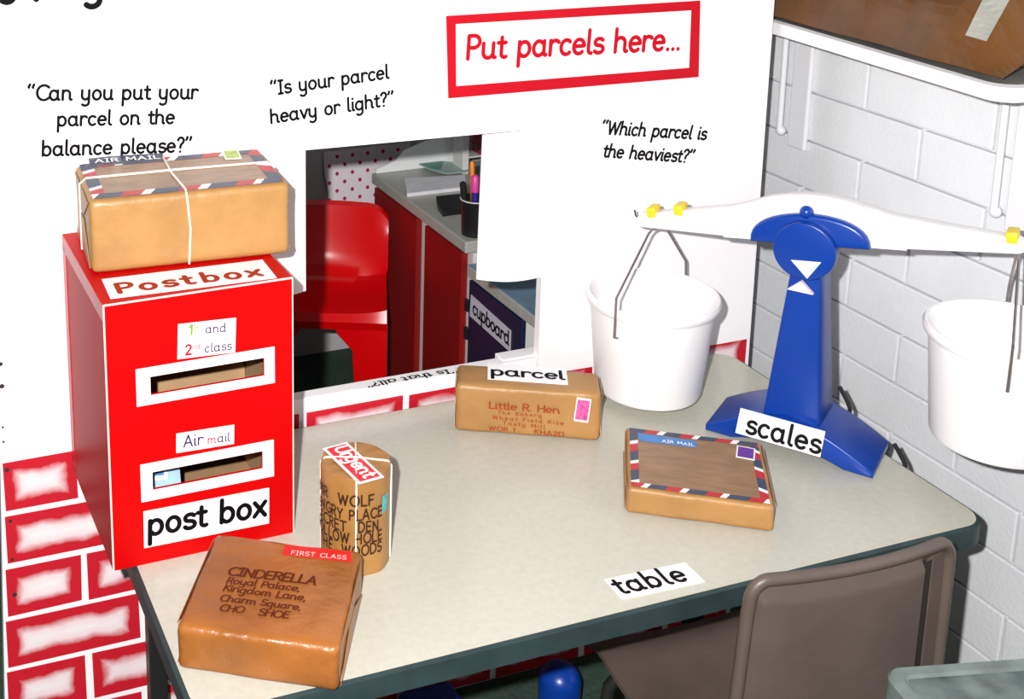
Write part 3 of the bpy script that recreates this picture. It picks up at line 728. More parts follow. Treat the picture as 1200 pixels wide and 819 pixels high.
# letters posted into the lower slot
PLt = Plane(pb.P(-0.055, -0.075, 0.1), pb.ex, (0, 0.35, 1))
bm = bmesh.new(); add_poly(bm, PLt, [(-0.055, -0.082), (0.035, -0.088), (0.038, 0.045), (-0.052, 0.05)], 0, 0.0012)
lt = centre_origin(obj('letter', bm, M_LETTERBLUE)); tag(lt, 'pale blue letter seen inside the lower slot of the red post box', 'letter')
bm = bmesh.new(); add_poly(bm, PLt, [(-0.005, -0.012), (0.018, -0.013), (0.019, 0.018), (-0.004, 0.019)], 0.0012, 0.0018); sp = obj('postage_stamp', bm, M_STRIPEWHITE, lt)
bm = bmesh.new(); add_poly(bm, PLt, [(-0.001, -0.006), (0.013, -0.007), (0.014, 0.010), (0.0, 0.011)], 0.0018, 0.0022); obj('stamp_print', bm, M_SKYBLUE, sp)

# ------------------------------------------------------------------ parcel on the post box
tp = Crate(0.1224, 0.4845, -0.0703, 0.2868, 0.172, 0.1079, 0.394+0.0004)
r1 = root('parcel', 'long brown paper parcel tied with white string, lying on top of the red post box', 'parcel', tuple(tp.o), tp.yaw)
obj('wrapped_box', parcel_body(tp, 0.010, 1), M_KRAFT, r1, smooth=True)
end_fold(tp, -1, M_KRAFT, r1); end_fold(tp, 1, M_KRAFT, r1)
T = tp.top()
lb = bmesh.new(); add_poly(lb, T, [(-0.132, -0.083), (0.132, -0.083), (0.132, 0.083), (-0.132, 0.083)], 0.0002, 0.0008); obj('address_label', lb, M_LABELBROWN, r1, label='brown glossy address sheet on the top')
airmail_border(tp, 0.006, 0.019, r1, 5)
o = sheet('airmail_sticker', T, ((103, 185.5), (190, 180.5), (193, 189.5), (106, 195.5)), 0.0010, 0.0016, M_NAVY, r1, free=True, label='navy blue airmail sticker')
lettering(T, [('AIR MAIL', (112, 192.5), (187, 187.5))], 0.0022, M_STRIPEWHITE, o, weight=0.26, track=0.15, ysc=1.1)
stamp(T, ((261, 177.5), (279.5, 177), (282.5, 187), (263, 188.5)), M_LIME, r1, label='green postage stamp')
def string_loops(c, x, y, m, parent, r=0.0016):
    e = 0.0022
    for mode, k in (('x', x), ('y', y)):
        if k is None: continue
        if mode == 'x': base = [(k, -c.W/2-e, e), (k+0.003, -c.W/2-e, c.H*0.5), (k-0.001, -c.W/2-e, c.H-0.006), (k-0.001, -c.W/2+0.008, c.H+e), (k-0.006, 0, c.H+e), (k-0.004, c.W/2-0.008, c.H+e), (k, c.W/2+e, c.H-0.006), (k, c.W/2+e, e)]
        else: base = [(-c.L/2-e, k, e), (-c.L/2-e, k, c.H*0.5), (-c.L/2-e, k, c.H-0.006), (-c.L/2+0.008, k, c.H+e), (0, k+0.003, c.H+e), (c.L/2-0.008, k, c.H+e), (c.L/2+e, k, c.H-0.006), (c.L/2+e, k, e)]
        obj('string', tube_bm([c.P(*p) for p in base], r, 7), m, parent, smooth=True)
string_loops(tp, -0.006, 0.010, M_STRING, r1)

# ------------------------------------------------------------------ parcel with the word card
pa = Crate(0.705, 0.466, -0.489, 0.233, 0.078, 0.085, 0.0002)
r2 = root('parcel', 'oblong brown paper parcel with a pink stamp, standing in front of the hatch sill', 'parcel', tuple(pa.o), pa.yaw)
obj('wrapped_box', parcel_body(pa, 0.009, 2), M_KRAFT, r2, smooth=True)
end_fold(pa, -1, M_KRAFT, r2); end_fold(pa, 1, M_KRAFT, r2)
Fa = pa.front()
lettering(Fa, [('Little R. Hen', (573, 477.5), (655, 483.5)), ('The Bakery', (583, 484), (634, 488), {'track': 0.4}), ('Wheat Field Rise', (577, 490), (660, 497), {'track': 0.4}),
               ('Tasty Mill', (589, 496.5), (638, 501.5), {'track': 0.4}), ('WOR 1', (573, 503), (603, 505.5), {'track': 0.2}), ('KHA2D', (626, 507.5), (660, 511), {'track': 0.2})], 0.0022, M_BROWNINK, r2, weight=0.27, ysc=0.72)
stamp(Fa, ((676, 465), (693, 467), (689, 495), (672, 492)), M_PINK, r2, label='pink postage stamp')
Ta = pa.top()
bm = bmesh.new(); add_poly(bm, Ta, rect_from_px(Ta, ((570, 427), (663, 432), (666, 452.5), (573, 444))), 0.0006, 0.0016)
o = centre_origin(obj('word_card', bm, M_PAPER)); tag(o, 'white word card reading parcel, lying on the brown parcel by the hatch', 'word card')
lettering(Ta, [('parcel', (576, 440.5), (660, 446))], 0.0022, M_INK, o, weight=0.285, track=0.05, ysc=0.9)

# ------------------------------------------------------------------ flat airmail parcel
fp = Crate(0.848, 0.211, -0.587, 0.204, 0.186, 0.041, 0.0002)
r3 = root('parcel', 'flat square brown parcel with striped airmail border and purple stamp, in front of the scales', 'parcel', tuple(fp.o), fp.yaw)
obj('wrapped_box', parcel_body(fp, 0.007, 3), M_KRAFT, r3, smooth=True)
end_fold(fp, -1, M_KRAFT, r3); end_fold(fp, 1, M_KRAFT, r3)
Tf = fp.top()
bm = bmesh.new(); add_poly(bm, Tf, [(-0.096, -0.082), (0.096, -0.082), (0.096, 0.087), (-0.096, 0.087)], 0.0002, 0.0008); obj('address_label', bm, M_LABELBROWN, r3, label='brown glossy address sheet on the top')
airmail_border(fp, 0.006, 0.012, r3, 9)
o = sheet('airmail_sticker', Tf, ((747, 508), (816, 518), (816, 525.5), (750, 517)), 0.0010, 0.0016, M_SKYBLUE, r3, free=True, label='sky blue airmail sticker')
lettering(Tf, [('AIR MAIL', (776, 519.5), (813, 524.5))], 0.0022, M_STRIPEWHITE, o, weight=0.26, track=0.15)
stamp(Tf, ((862.5, 523), (884, 527), (885.5, 541), (863, 537)), M_VIOLET, r3, label='purple postage stamp')

# ------------------------------------------------------------------ square parcel at the front corner
cp = Crate(0.135, 0.116, -0.545, 0.201, 0.198, 0.062, 0.0002)
r4 = root('parcel', 'square brown parcel with gothic address and red sticker, at the table corner', 'parcel', tuple(cp.o), cp.yaw)
obj('wrapped_box', parcel_body(cp, 0.009, 4, 0.0022), M_KRAFTD, r4, smooth=True)
end_fold(cp, 1, M_KRAFTD, r4); end_fold(cp, -1, M_KRAFTD, r4)
Tc = cp.top()
gothic = dict(weight=0.30, slant=0.12, jit=0.03)
lettering(Tc, [('CINDERELLA', (266, 674), (368, 686)), ('Royal Palace,', (265, 684), (350, 694)), ('Kingdom Lane,', (261, 693), (357, 705)), ('Charm Square,', (257, 704.5), (351, 716)), ('CHO', (256.6, 716), (284, 719.5)), ('SHOE', (302, 721.5), (337, 725.5))], 0.0012, M_DARKBROWNINK, r4, **gothic)
o = sheet('first_class_sticker', Tc, ((334, 639.5), (411, 647.5), (412, 659.5), (331.5, 651)), 0.0010, 0.0017, mat('sticker_red', (0.62, 0.012, 0.012), 0.4), r4, free=True, label='red first class sticker')
lettering(Tc, [('FIRST CLASS', (341, 651.5), (405, 657.5))], 0.0023, mat('sticker_pale', (0.80, 0.52, 0.45), 0.5), o, weight=0.22, track=0.2)

# ------------------------------------------------------------------ round parcel
CC, CR, CH = (0.295, 0.226), 0.0485, 0.150
r5 = root('round_parcel', 'upright tube-shaped brown parcel with red urgent sticker, standing right of the post box', 'parcel', (CC[0], CC[1], 0.0))
bm = bmesh.new(); NR = 48; rows = []
def crad(a, z): return CR*(1+0.012*math.cos(6*a+0.4)+0.008*math.cos(11*a+z*40)) * (1-0.010*(1-z/CH))
zs_ = [0.0003, 0.004, 0.03, 0.06, 0.09, 0.12, CH-0.006, CH-0.0015]
for z in zs_:
    k = 0.985 if z in (zs_[0], zs_[-1]) else 1.0
    rows.append([bm.verts.new((CC[0]+crad(2*math.pi*i/NR, z)*k*math.cos(2*math.pi*i/NR), CC[1]+crad(2*math.pi*i/NR, z)*k*math.sin(2*math.pi*i/NR), z)) for i in range(NR)])
for rr, dz in ((0.80, 0.0), (0.50, -0.0018), (0.2, -0.002)):
    rows.append([bm.verts.new((CC[0]+CR*rr*math.cos(2*math.pi*i/NR), CC[1]+CR*rr*math.sin(2*math.pi*i/NR), CH+dz+0.0012*math.sin(9*2*math.pi*i/NR+rr*6)*rr-0.001)) for i in range(NR)])
for Ar, Br in zip(rows, rows[1:]):
    for i in range(NR): bm.faces.new((Ar[i], Ar[(i+1) % NR], Br[(i+1) % NR], Br[i]))
bm.faces.new(rows[-1]); bm.faces.new(rows[0][::-1])
obj('wrapped_tube', bm, M_KRAFTM, r5, smooth=True)
# address written round the side
view_a = math.atan2(CAM.y-CC[1], CAM.x-CC[0])
def cyl_map(a0, zb, sc, h=0.0010, sy=None):
    def fm(x, y, dz=0.0):
        a = a0 + x*sc/CR; R_ = crad(a % (2*math.pi), zb)+h+dz; return Vector((CC[0]+R_*math.cos(a), CC[1]+R_*math.sin(a), zb+y*(sy or sc)))
    return fm
bm = bmesh.new()
for i, (s, zf, right, sc) in enumerate((('MR  WOLF', 0.275, 0.50, 0.0086), ('ANGRY PLACE', 0.415, 0.78, 0.0074), ('SECRET  DEN', 0.54, 0.66, 0.0074), ('HOLLOW HOLE', 0.655, 0.78, 0.0072), ('THE  WOODS', 0.775, 0.78, 0.0072))):
    wd = text_width(s, 0.2)*sc
    a_end = view_a + right; fm = cyl_map(a_end - wd/CR, CH*(1-zf), sc, 0.0012, 0.0096)
    pen_strokes(bm, text_strokes(s, 0.2, 0.0, 0.05, random.Random(i)), fm, 0.30)
obj('lettering', bm, M_PENINK, r5)
bm = bmesh.new(); a0 = view_a+0.80
for dz0, dz1, hh, mi in ((CH*0.60, CH*0.77, 0.0012, 0),):
    N_ = 5; P1 = [cyl_map(a0, 0, 1, hh)(k/N_*0.014, 0) for k in range(N_+1)]
    for k in range(N_):
        bm.faces.new([bm.verts.new(Vector((p.x, p.y, z))) for p, z in ((P1[k], dz0), (P1[k+1], dz0), (P1[k+1], dz1), (P1[k], dz1))])
obj('postage_stamp', bm, M_TEALINK, r5, label='teal postage stamp')
PC = Plane((0, 0, CH), (1, 0, 0), (0, 1, 0))
o = sheet('urgent_sticker', PC, ((404, 516.5), (446.5, 556.5), (424.5, 571.5), (380.5, 529)), 0.0006, 0.0014, M_STRIPEWHITE, r5, label='red urgent sticker with white border')
c4 = [Vector(p) for p in rect_from_px(PC, ((404, 516.5), (446.5, 556.5), (424.5, 571.5), (380.5, 529)))]; m4 = sum(c4, Vector((0, 0)))/4
dl = (c4[1]-c4[0]).normalized(); dw = (c4[3]-c4[0]).normalized(); l2 = (c4[1]-c4[0]).length/2-0.004; w2 = (c4[3]-c4[0]).length/2-0.004
bm = bmesh.new(); add_poly(bm, PC, [tuple(m4+dl*(sx*l2)+dw*(sy*w2)) for sx, sy in ((-1, -1), (1, -1), (1, 1), (-1, 1))], 0.0014, 0.0018); obj('sticker_print', bm, mat('urgent_red', (0.62, 0.012, 0.03), 0.4), o)
bm = bmesh.new(); tw = text_width('Urgent'); sc = (l2*2-0.010)/tw; st0 = m4 - dl*(l2-0.005) - dw*(0.45*sc)
pen_strokes(bm, text_strokes('Urgent'), lambda x, y, dz=0.0: PC.at(*(st0 + dl*(x*sc) + dw*(y*sc*0.95)), 0.0024+dz), 0.30); obj('lettering', bm, M_STRIPEWHITE, o)
for ang in (view_a+0.02, view_a+math.pi/2-0.05):
    pts = []; e = 0.0020
    dx, dy = math.cos(ang), math.sin(ang); R_ = crad(ang % (2*math.pi), 0.1)+0.0006; Rb = crad((ang+math.pi) % (2*math.pi), 0.1)+0.0006
    at_r = lambda r, z: (CC[0]+dx*r, CC[1]+dy*r, z)
    pts = [at_r(R_-0.0004, 0.003), at_r(R_, CH*0.5), at_r(R_, CH-0.006), at_r(R_-0.0045, CH+0.0004), at_r(0, CH+0.0030), at_r(-Rb+0.0060, CH+0.0002), at_r(-Rb, CH-0.006), at_r(-Rb+0.0004, 0.003)]
    obj('string', tube_bm(pts, 0.0013, 7), M_STRING, r5, smooth=True)

# ------------------------------------------------------------------ bucket balance
BP = Vector((1.096, 0.281, 0.0)); BA = math.radians(-55.0); TILT = math.radians(-8.0)   # left pan down
PZ = 0.365
bal = root('bucket_balance', 'bucket scales with blue stand and white beam, on the right of the table', 'scales', tuple(BP), BA)
# base: low arched plinth
bm = bmesh.new(); NX = 24; top, bot = [], []
for i in range(NX+1):
    x = -0.128 + 0.256*i/NX; s = abs(x)/0.128
    zt = 0.010 + 0.050*(1-s**1.7); zb = 0.0008 + (0.016*(1-(abs(x)/0.085)**2) if abs(x) < 0.085 else 0.0)
    top.append((x, zt)); bot.append((x, zb))
add_prism(bm, bot + top[::-1], -0.060, 0.060, bev=0.004)
obj('base', bm, M_BLUE, bal, smooth=True, local=True)
# column: tapered upright
bm = bmesh.new()
def frustum(bm, z0, z1, h0, h1, d0, d1, y0=0.0, y1=0.0):
    a = [bm.verts.new((sx*h0, y0+sy*d0, z0)) for sx, sy in ((-1, -1), (1, -1), (1, 1), (-1, 1))]; b = [bm.verts.new((sx*h1, y1+sy*d1, z1)) for sx, sy in ((-1, -1), (1, -1), (1, 1), (-1, 1))]
    bm.faces.new(b); bm.faces.new(a[::-1]); vert_e = []
    for i in range(4): f = bm.faces.new((a[i], a[(i+1) % 4], b[(i+1) % 4], b[i]))
    ed = [e for e in bm.edges if {e.verts[0] in a, e.verts[1] in a} == {True, False} and (e.verts[0] in b or e.verts[1] in b)]
    bmesh.ops.bevel(bm, geom=ed, offset=0.003, segments=2, profile=0.5, affect='EDGES')
frustum(bm, 0.048, PZ-0.005, 0.043, 0.017, 0.046, 0.032, 0.0, 0.0)
obj('column', bm, M_BLUE, bal, smooth=True, local=True)
RT = Matrix.Translation((0, 0, PZ)) @ Matrix.Rotation(TILT, 4, 'Y')
# beam
prof_t = [(-0.280, 0.002), (-0.272, 0.009), (-0.18, 0.022), (-0.115, 0.032), (-0.09, 0.040), (-0.06, 0.050), (-0.03, 0.056), (0, 0.058), (0.03, 0.056), (0.06, 0.050), (0.09, 0.040), (0.115, 0.032), (0.18, 0.022), (0.280, 0.008), (0.288, 0.002)]
prof_b = [(0.288, -0.010), (0.280, -0.014), (0.10, -0.020), (-0.10, -0.020), (-0.272, -0.014), (-0.280, -0.010)]
bm = bmesh.new(); add_prism(bm, prof_t + prof_b, -0.020, 0.006, RT, bev=0.003)
beam = obj('beam', bm, M_WHITEPL, bal, smooth=True, local=True, label='white plastic beam')
# raised front shell over the middle of the beam
bm = bmesh.new(); arch = [(0.135*math.cos(math.radians(a)), -0.019+0.079*math.sin(math.radians(a))) for a in range(0, 181, 10)]
add_prism(bm, arch, -0.026, -0.0195, RT, bev=0.002); obj('beam_cover', bm, M_WHITEPL, beam, smooth=True, local=True)
# blue hood, hub disc, knob, pointers
bm = bmesh.new(); hood = [(0.088*math.cos(math.radians(a)), -0.017+0.050*math.sin(math.radians(a))**0.8 if 0 < a < 180 else -0.017) for a in range(0, 181, 9)]
add_prism(bm, hood, -0.044, -0.026, RT, bev=0.006)
obj('hood', bm, M_BLUE, bal, smooth=True, local=True, label='blue hood over the pivot')
def disc_bm(c, r, y0, y1, bev=0.003, n=40, M=None):
    bm = bmesh.new(); add_prism(bm, [(c[0]+r*math.cos(2*math.pi*k/n), c[1]+r*math.sin(2*math.pi*k/n)) for k in range(n)], y0, y1, M, bev); return bm
hub = obj('hub', disc_bm((0, PZ-0.022), 0.046, -0.058, -0.030), M_BLUE, bal, smooth=True, local=True, label='round blue hub')
bm = bmesh.new(); bmesh.ops.create_uvsphere(bm, u_segments=16, v_segments=10, radius=0.0105, matrix=RT @ Matrix.Translation((0, -0.038, 0.036)))
obj('knob', bm, M_BLUE, bal, smooth=True, local=True)
bm = bmesh.new(); Mp = RT; add_prism(bm, [(-0.022, -0.036), (0.022, -0.036), (0.0, -0.064)], -0.0595, -0.0575, Mp); obj('pointer', bm, M_WHITEPL, bal, local=True, label='white triangle pointing down')
bm = bmesh.new(); add_prism(bm, [(-0.019, PZ-0.092), (0.019, PZ-0.092), (0.0, PZ-0.074)], -0.0490, -0.0405, Matrix.Translation((-0.002, 0, 0))); obj('pointer', bm, M_PINKW, bal, local=True, label='pinkish triangle pointing up')
for ux in (-0.253, -0.207, 0.272):
    w_ = 0.008 + (0.280-abs(ux))*0.146
    bm = bmesh.new(); add_box(bm, (0, 0, 0), (0.015, 0.030, 0.017), bev=0.002); bm.transform(RT @ Matrix.Translation((ux, -0.007, w_+0.001))); cl_ = obj('sliding_weight', bm, M_YELLOW, bal, smooth=True, local=True, label='yellow plastic slider')
bm = bmesh.new(); add_tube(bm, [RT @ Vector(p) for p in ((-0.282, 0, -0.006), (-0.288, 0, 0.0), (-0.289, 0, 0.010))], 0.0016, 6); obj('end_pin', bm, M_HOOK, bal, smooth=True, local=True)
bm = bmesh.new(); add_tube(bm, [RT @ Vector(p) for p in ((0.290, 0, -0.006), (0.296, 0, 0.0), (0.297, 0, 0.010))], 0.0016, 6); obj('end_pin', bm, M_HOOK, bal, smooth=True, local=True)
BM = ROOTM[bal]
def bucket(label, u, rim_z, height, twist):
    hang = BM @ (RT @ Vector((u, -0.007, -0.016)))
    c = Vector((hang.x, hang.y, rim_z-height))
    rt = root('bucket', label, 'bucket', tuple(c), BA+math.radians(90)+twist, 'white buckets of the scales')
    H = height; bm = bmesh.new()
    pr = [(0, 0.0), (0.080, 0.0), (0.086, 0.003), (0.089, 0.010), (0.1030, H-0.022), (0.1035, H-0.016), (0.108, H-0.018), (0.1110, H-0.012), (0.1120, H-0.005), (0.109, H), (0.105, H), (0.1020, H-0.004), (0.1005, H-0.020), (0.086, 0.012), (0.080, 0.006), (0, 0.006)]
    add_lathe(bm, pr, (0, 0, 0), 72); bmesh.ops.recalc_face_normals(bm, faces=bm.faces[:])
    obj('tub', bm, M_WHITEPL, rt, smooth=True, local=True)
    top = hang.z - c.z; Rr = 0.1185
    pts = [(-0.1085, 0, H-0.048), (-Rr, 0, H-0.044), (-Rr, 0, H+0.026), (-0.026, 0, top-0.004), (-0.016, 0, top), (0.016, 0, top), (0.026, 0, top-0.004), (Rr-0.010, 0, H+0.026), (Rr, 0, H-0.044), (0.1085, 0, H-0.048)]
    obj('handle', tube_bm(pts, 0.0021, 8), M_WIRE, rt, smooth=True, local=True, label='bent wire handle')
    return rt
bucket('white plastic bucket hanging from the left arm of the scales, over the tabletop', -0.250, 0.197, 0.1785, math.radians(-10))
bucket('white plastic bucket on the right arm of the scales, hanging by the brick wall', 0.278, 0.270, 0.1785, math.radians(8))
# word card leaning on the base of the scales
fn = BM.to_3x3() @ Vector((0, -1, 0)); ex_ = BM.to_3x3() @ Vector((1, 0, 0))
PSc = Plane(BM @ Vector((0, -0.095, 0.0006)), ex_, Vector((0, 0, 1))*math.cos(math.radians(30)) - fn*math.sin(math.radians(30)))
bm = bmesh.new(); add_poly(bm, PSc, rect_from_px(PSc, ((865, 477.5), (964.5, 504.5), (964, 537), (865, 507.6))), 0.0, 0.0012)
o = centre_origin(obj('word_card', bm, M_PAPER)); tag(o, 'white word card reading scales, leaning on the blue base of the scales', 'word card')
lettering(PSc, [('scales', (874, 506.5), (958.5, 531))], 0.0018, M_INK, o, weight=0.28, track=0.10)

# ------------------------------------------------------------------ wall shelf and its load
SZ = 0.620
PSh = Plane((0, 0, SZ), (1, 0, 0), (0, 1, 0))
sh = root('wall_shelf', 'white-edged shelf on metal brackets on the brick wall, top right', 'shelf', (1.33, 0.5, SZ))
def shelf_out(inset):
    xn, xf, y0, y1, r = 1.247+inset, 1.290+inset, 0.100+inset, 1.45-inset, 0.035
    pts = [(XW-0.001, y0)]
    for k in range(9):
        a = math.radians(270-90*k/8); pts.append((xn+r+r*math.cos(a), y0+r+r*math.sin(a)))
    pts += [(xf+0.03, y1), (XW-0.001, y1)]
    return pts[::-1]
bm = bmesh.new(); add_poly(bm, PSh, shelf_out(0.006), -0.022, -0.006); obj('shelf_board', bm, M_SHELFTOP, sh)
o_, i_ = shelf_out(0.0)[:], shelf_out(0.010)[:]
bm = bmesh.new(); O = o_[1:]; I = i_[1:]
O = [p for p in o_ if p[0] < XW-0.002]; I = [p for p in i_ if p[0] < XW-0.002]; O.append((XW-0.0015, o_[-1][1])); I.append((XW-0.0015, i_[-1][1]))
secs = [[bm.verts.new((*p, z)) for p in pl] for pl, z in ((O, SZ-0.024), (O, SZ-0.002), (I, SZ), (I, SZ-0.024))]
for q in range(4):
    Aa, Bb = secs[q], secs[(q+1) % 4]
    for k in range(len(Aa)-1): bm.faces.new((Aa[k], Aa[k+1], Bb[k+1], Bb[k]))
bm.faces.new([s[0] for s in secs]); bm.faces.new([s[-1] for s in secs][::-1])
bmesh.ops.recalc_face_normals(bm, faces=bm.faces[:])
obj('shelf_lip', bm, M_BRKPLATE, sh, smooth=True, label='rounded white front lip')
for (yy, zb) in ((0.685, 0.352), (0.195, 0.352)):
    bm = bmesh.new(); add_box(bm, (XW-0.005, yy-0.020, (0.598+zb)/2), (0.0098, 0.046, 0.598-zb), bev=0.003); br = obj('bracket', bm, M_BRKPLATE, sh)
    bm = bmesh.new(); add_tube(bm, [(XW-0.016, yy+0.020, 0.597), (XW-0.016, yy+0.018, zb+0.030)], 0.006, 12); bmesh.ops.create_uvsphere(bm, u_segments=14, v_segments=10, radius=0.010, matrix=Matrix.Translation((XW-0.012, yy+0.018, zb+0.026))); obj('bracket_rod', bm, M_BRKPLATE, br, smooth=True)
# crumpled brown paper on the shelf
bm = bmesh.new(); NXp, NYp = 14, 44; gridv = []
for i in range(NXp+1):
    row = []
    for j in range(NYp+1):
        s, t = i/NXp, j/NYp
        y = 0.135 + 1.05*t; xf = 1.268 + 0.022*t + 0.012*noise.noise(Vector((y*9, 0, 2.0))) + 0.012; x = xf + (XW-0.004-xf)*s
        n1 = abs(noise.noise(Vector((x*9, y*6, 0.3)))); n2 = abs(noise.noise(Vector((x*24, y*17, 1.3))))
        ex = min(1, s*4)*min(1, t*9); z = SZ+0.0035 + ex*(0.012 + 0.055*n1 + 0.018*n2) + 0.17*s*min(1, 0.35+t*4)
        row.append(bm.verts.new((x, y, z)))
    gridv.append(row)
for i in range(NXp):
    for j in range(NYp): bm.faces.new((gridv[i][j], gridv[i+1][j], gridv[i+1][j+1], gridv[i][j+1]))
pap = [[v.co.copy() for v in r] for r in gridv]
pp_ = centre_origin(obj('brown_paper_bundle', bm, M_BROWNPAPER)); tag(pp_, 'crumpled brown wrapping paper lying on the white-edged shelf', 'paper')
from mathutils.bvhtree import BVHTree
tree = BVHTree.FromPolygons([pp_.location+v.co for v in pp_.data.vertices], [tuple(p.vertices) for p in pp_.data.polygons])
bm = bmesh.new(); tv = []
for k in range(15):
    t = k/14; row = []
    for m_ in range(4):
        q = m_/3; px = (1131+(1166-1131)*t + q*(25+9*t), 42-72*t + q*7*(1-t))
        d = ray(*px).normalized(); hit = tree.ray_cast(CAM, d)
        if hit[0] is None or hit[0].x > XW-0.003: row = None; break
        row.append(bm.verts.new(hit[0]-d*0.004+Vector((0, 0, 0.001))))
    if row is None: break
    tv.append(row)
for Ar, Br in zip(tv, tv[1:]):
    for m_ in range(3): bm.faces.new((Ar[m_], Ar[m_+1], Br[m_+1], Br[m_]))
for v in [v for v in bm.verts if not v.link_faces]: bm.verts.remove(v)
obj('grey_tape', bm, M_GREYTAPE, pp_, label='strip of grey tape')

# ------------------------------------------------------------------ brown chair at the front of the table
CHY = -0.105
bc = root('school_chair', 'brown-grey plastic school chair pushed up to the front of the table', 'chair', (0.852, 0.06, ZF), math.radians(-2.5))
def chair_shell_pt(s, t):
    """s in -1..1 across, t in 0..1 down the back (local coordinates, chair faces +y)"""
    hw = 0.154 + 0.010*t
    x = 0.013 + s*hw; z = 0.673 - 0.30*t
    y = -0.165 + 0.006*t + 0.016*(s*s)
    return Vector((x, y, z))
bm = bmesh.new(); NS, NT = 80, 24; fr, bk = [], []
rc = 0.16
def shape(s, t):
    p = chair_shell_pt(s, t)
    # rounded top corners
    if t < rc and abs(s) > 1-0.15:
        k = (abs(s)-0.85)/0.15; lim = 0.030*(1-math.sqrt(max(0, 1-k*k))); p.z -= lim*(1-t/rc)
    return p
for i in range(NT+1):
    a, b = [], []
    for j in range(NS+1):
        s = -1+2*j/NS; t = i/NT; p = shape(s, t)
        pan = (1.0 if (-0.92 < s < 0.66 and t > 0.045) else 0.0) - (0.9 if (0.68 < s < 0.80 and t > 0.06) else 0.0)     # raised middle panel on the outside of the back
        a.append(bm.verts.new(p + Vector((0, -0.004-0.008*pan, 0)))); b.append(bm.verts.new(p + Vector((0, 0.004, 0))))
    fr.append(a); bk.append(b)
for i in range(NT):
    for j in range(NS):
        bm.faces.new((fr[i][j], fr[i+1][j], fr[i+1][j+1], fr[i][j+1])); bm.faces.new((bk[i][j], bk[i][j+1], bk[i+1][j+1], bk[i+1][j]))
for i in range(NT):
    bm.faces.new((fr[i][0], bk[i][0], bk[i+1][0], fr[i+1][0])); bm.faces.new((fr[i][NS], fr[i+1][NS], bk[i+1][NS], bk[i][NS]))
for j in range(NS):
    bm.faces.new((fr[0][j], fr[0][j+1], bk[0][j+1], bk[0][j])); bm.faces.new((fr[NT][j], bk[NT][j], bk[NT][j+1], fr[NT][j+1]))
bmesh.ops.recalc_face_normals(bm, faces=bm.faces[:])
obj('backrest', bm, M_CHAIRBR, bc, smooth=True, local=True)
path = [shape(-1, 1-k/20) for k in range(20)] + [shape(math.sin(math.radians(-90+180*k/60)), 0) for k in range(61)] + [shape(1, k/20) for k in range(1, 21)]
path = [p+Vector((0, -0.004, 0)) for p in path]
obj('back_rim', tube_bm(path, 0.0085, 10), M_CHAIRBR, bc, smooth=True, local=True, label='rolled rim of the backrest')
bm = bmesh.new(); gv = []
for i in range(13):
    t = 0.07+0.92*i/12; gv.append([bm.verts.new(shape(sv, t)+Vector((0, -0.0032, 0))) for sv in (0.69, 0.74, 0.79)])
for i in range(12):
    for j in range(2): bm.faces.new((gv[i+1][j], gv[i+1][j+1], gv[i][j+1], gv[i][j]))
obj('groove', bm, mat('groove_shade', (0.022, 0.016, 0.012), 0.6), bc, local=True, label='painted shade of the groove down the right of the backrest')  # shade inside the recess, painted as a dark strip
bm = bmesh.new(); N1, N2 = 16, 12; fr, bk = [], []
for i in range(N1+1):
    a, b = [], []
    for j in range(N2+1):
        t = i/N1; s = -1+2*j/N2; y = -0.135 + 0.33*t; z = 0.335 + 0.028*(t-0.5)**2*4*0.6 - (0.03*max(0, t-0.85)/0.15 if t > 0.85 else 0) + 0.010*s*s + (0.040*(1-t/0.15) if t < 0.15 else 0)
        x = s*(0.158+0.012*math.sin(math.pi*t)); a.append(bm.verts.new((x, y, z+0.004))); b.append(bm.verts.new((x, y, z-0.004)))
    fr.append(a); bk.append(b)
for i in range(N1):
    for j in range(N2):
        bm.faces.new((fr[i][j], fr[i][j+1], fr[i+1][j+1], fr[i+1][j])); bm.faces.new((bk[i][j], bk[i+1][j], bk[i+1][j+1], bk[i][j+1]))
for i in range(N1):
    bm.faces.new((fr[i][0], fr[i+1][0], bk[i+1][0], bk[i][0])); bm.faces.new((fr[i][N2], bk[i][N2], bk[i+1][N2], fr[i+1][N2]))
for j in range(N2):
    bm.faces.new((fr[0][j], bk[0][j], bk[0][j+1], fr[0][j+1])); bm.faces.new((fr[N1][j], fr[N1][j+1], bk[N1][j+1], bk[N1][j]))
bmesh.ops.recalc_face_normals(bm, faces=bm.faces[:])
obj('seat', bm, M_CHAIRBR, bc, smooth=True, local=True)
for sx in (-1, 1):
    for yt, yb in ((-0.11, -0.165), (0.13, 0.165)):
        obj('leg', tube_bm([(sx*0.125, yt, 0.328), (sx*0.150, yt*0.9+yb*0.1, 0.30), (sx*0.168, yb, 0.001)], 0.0095, 10), M_BLACK, bc, smooth=True, local=True)

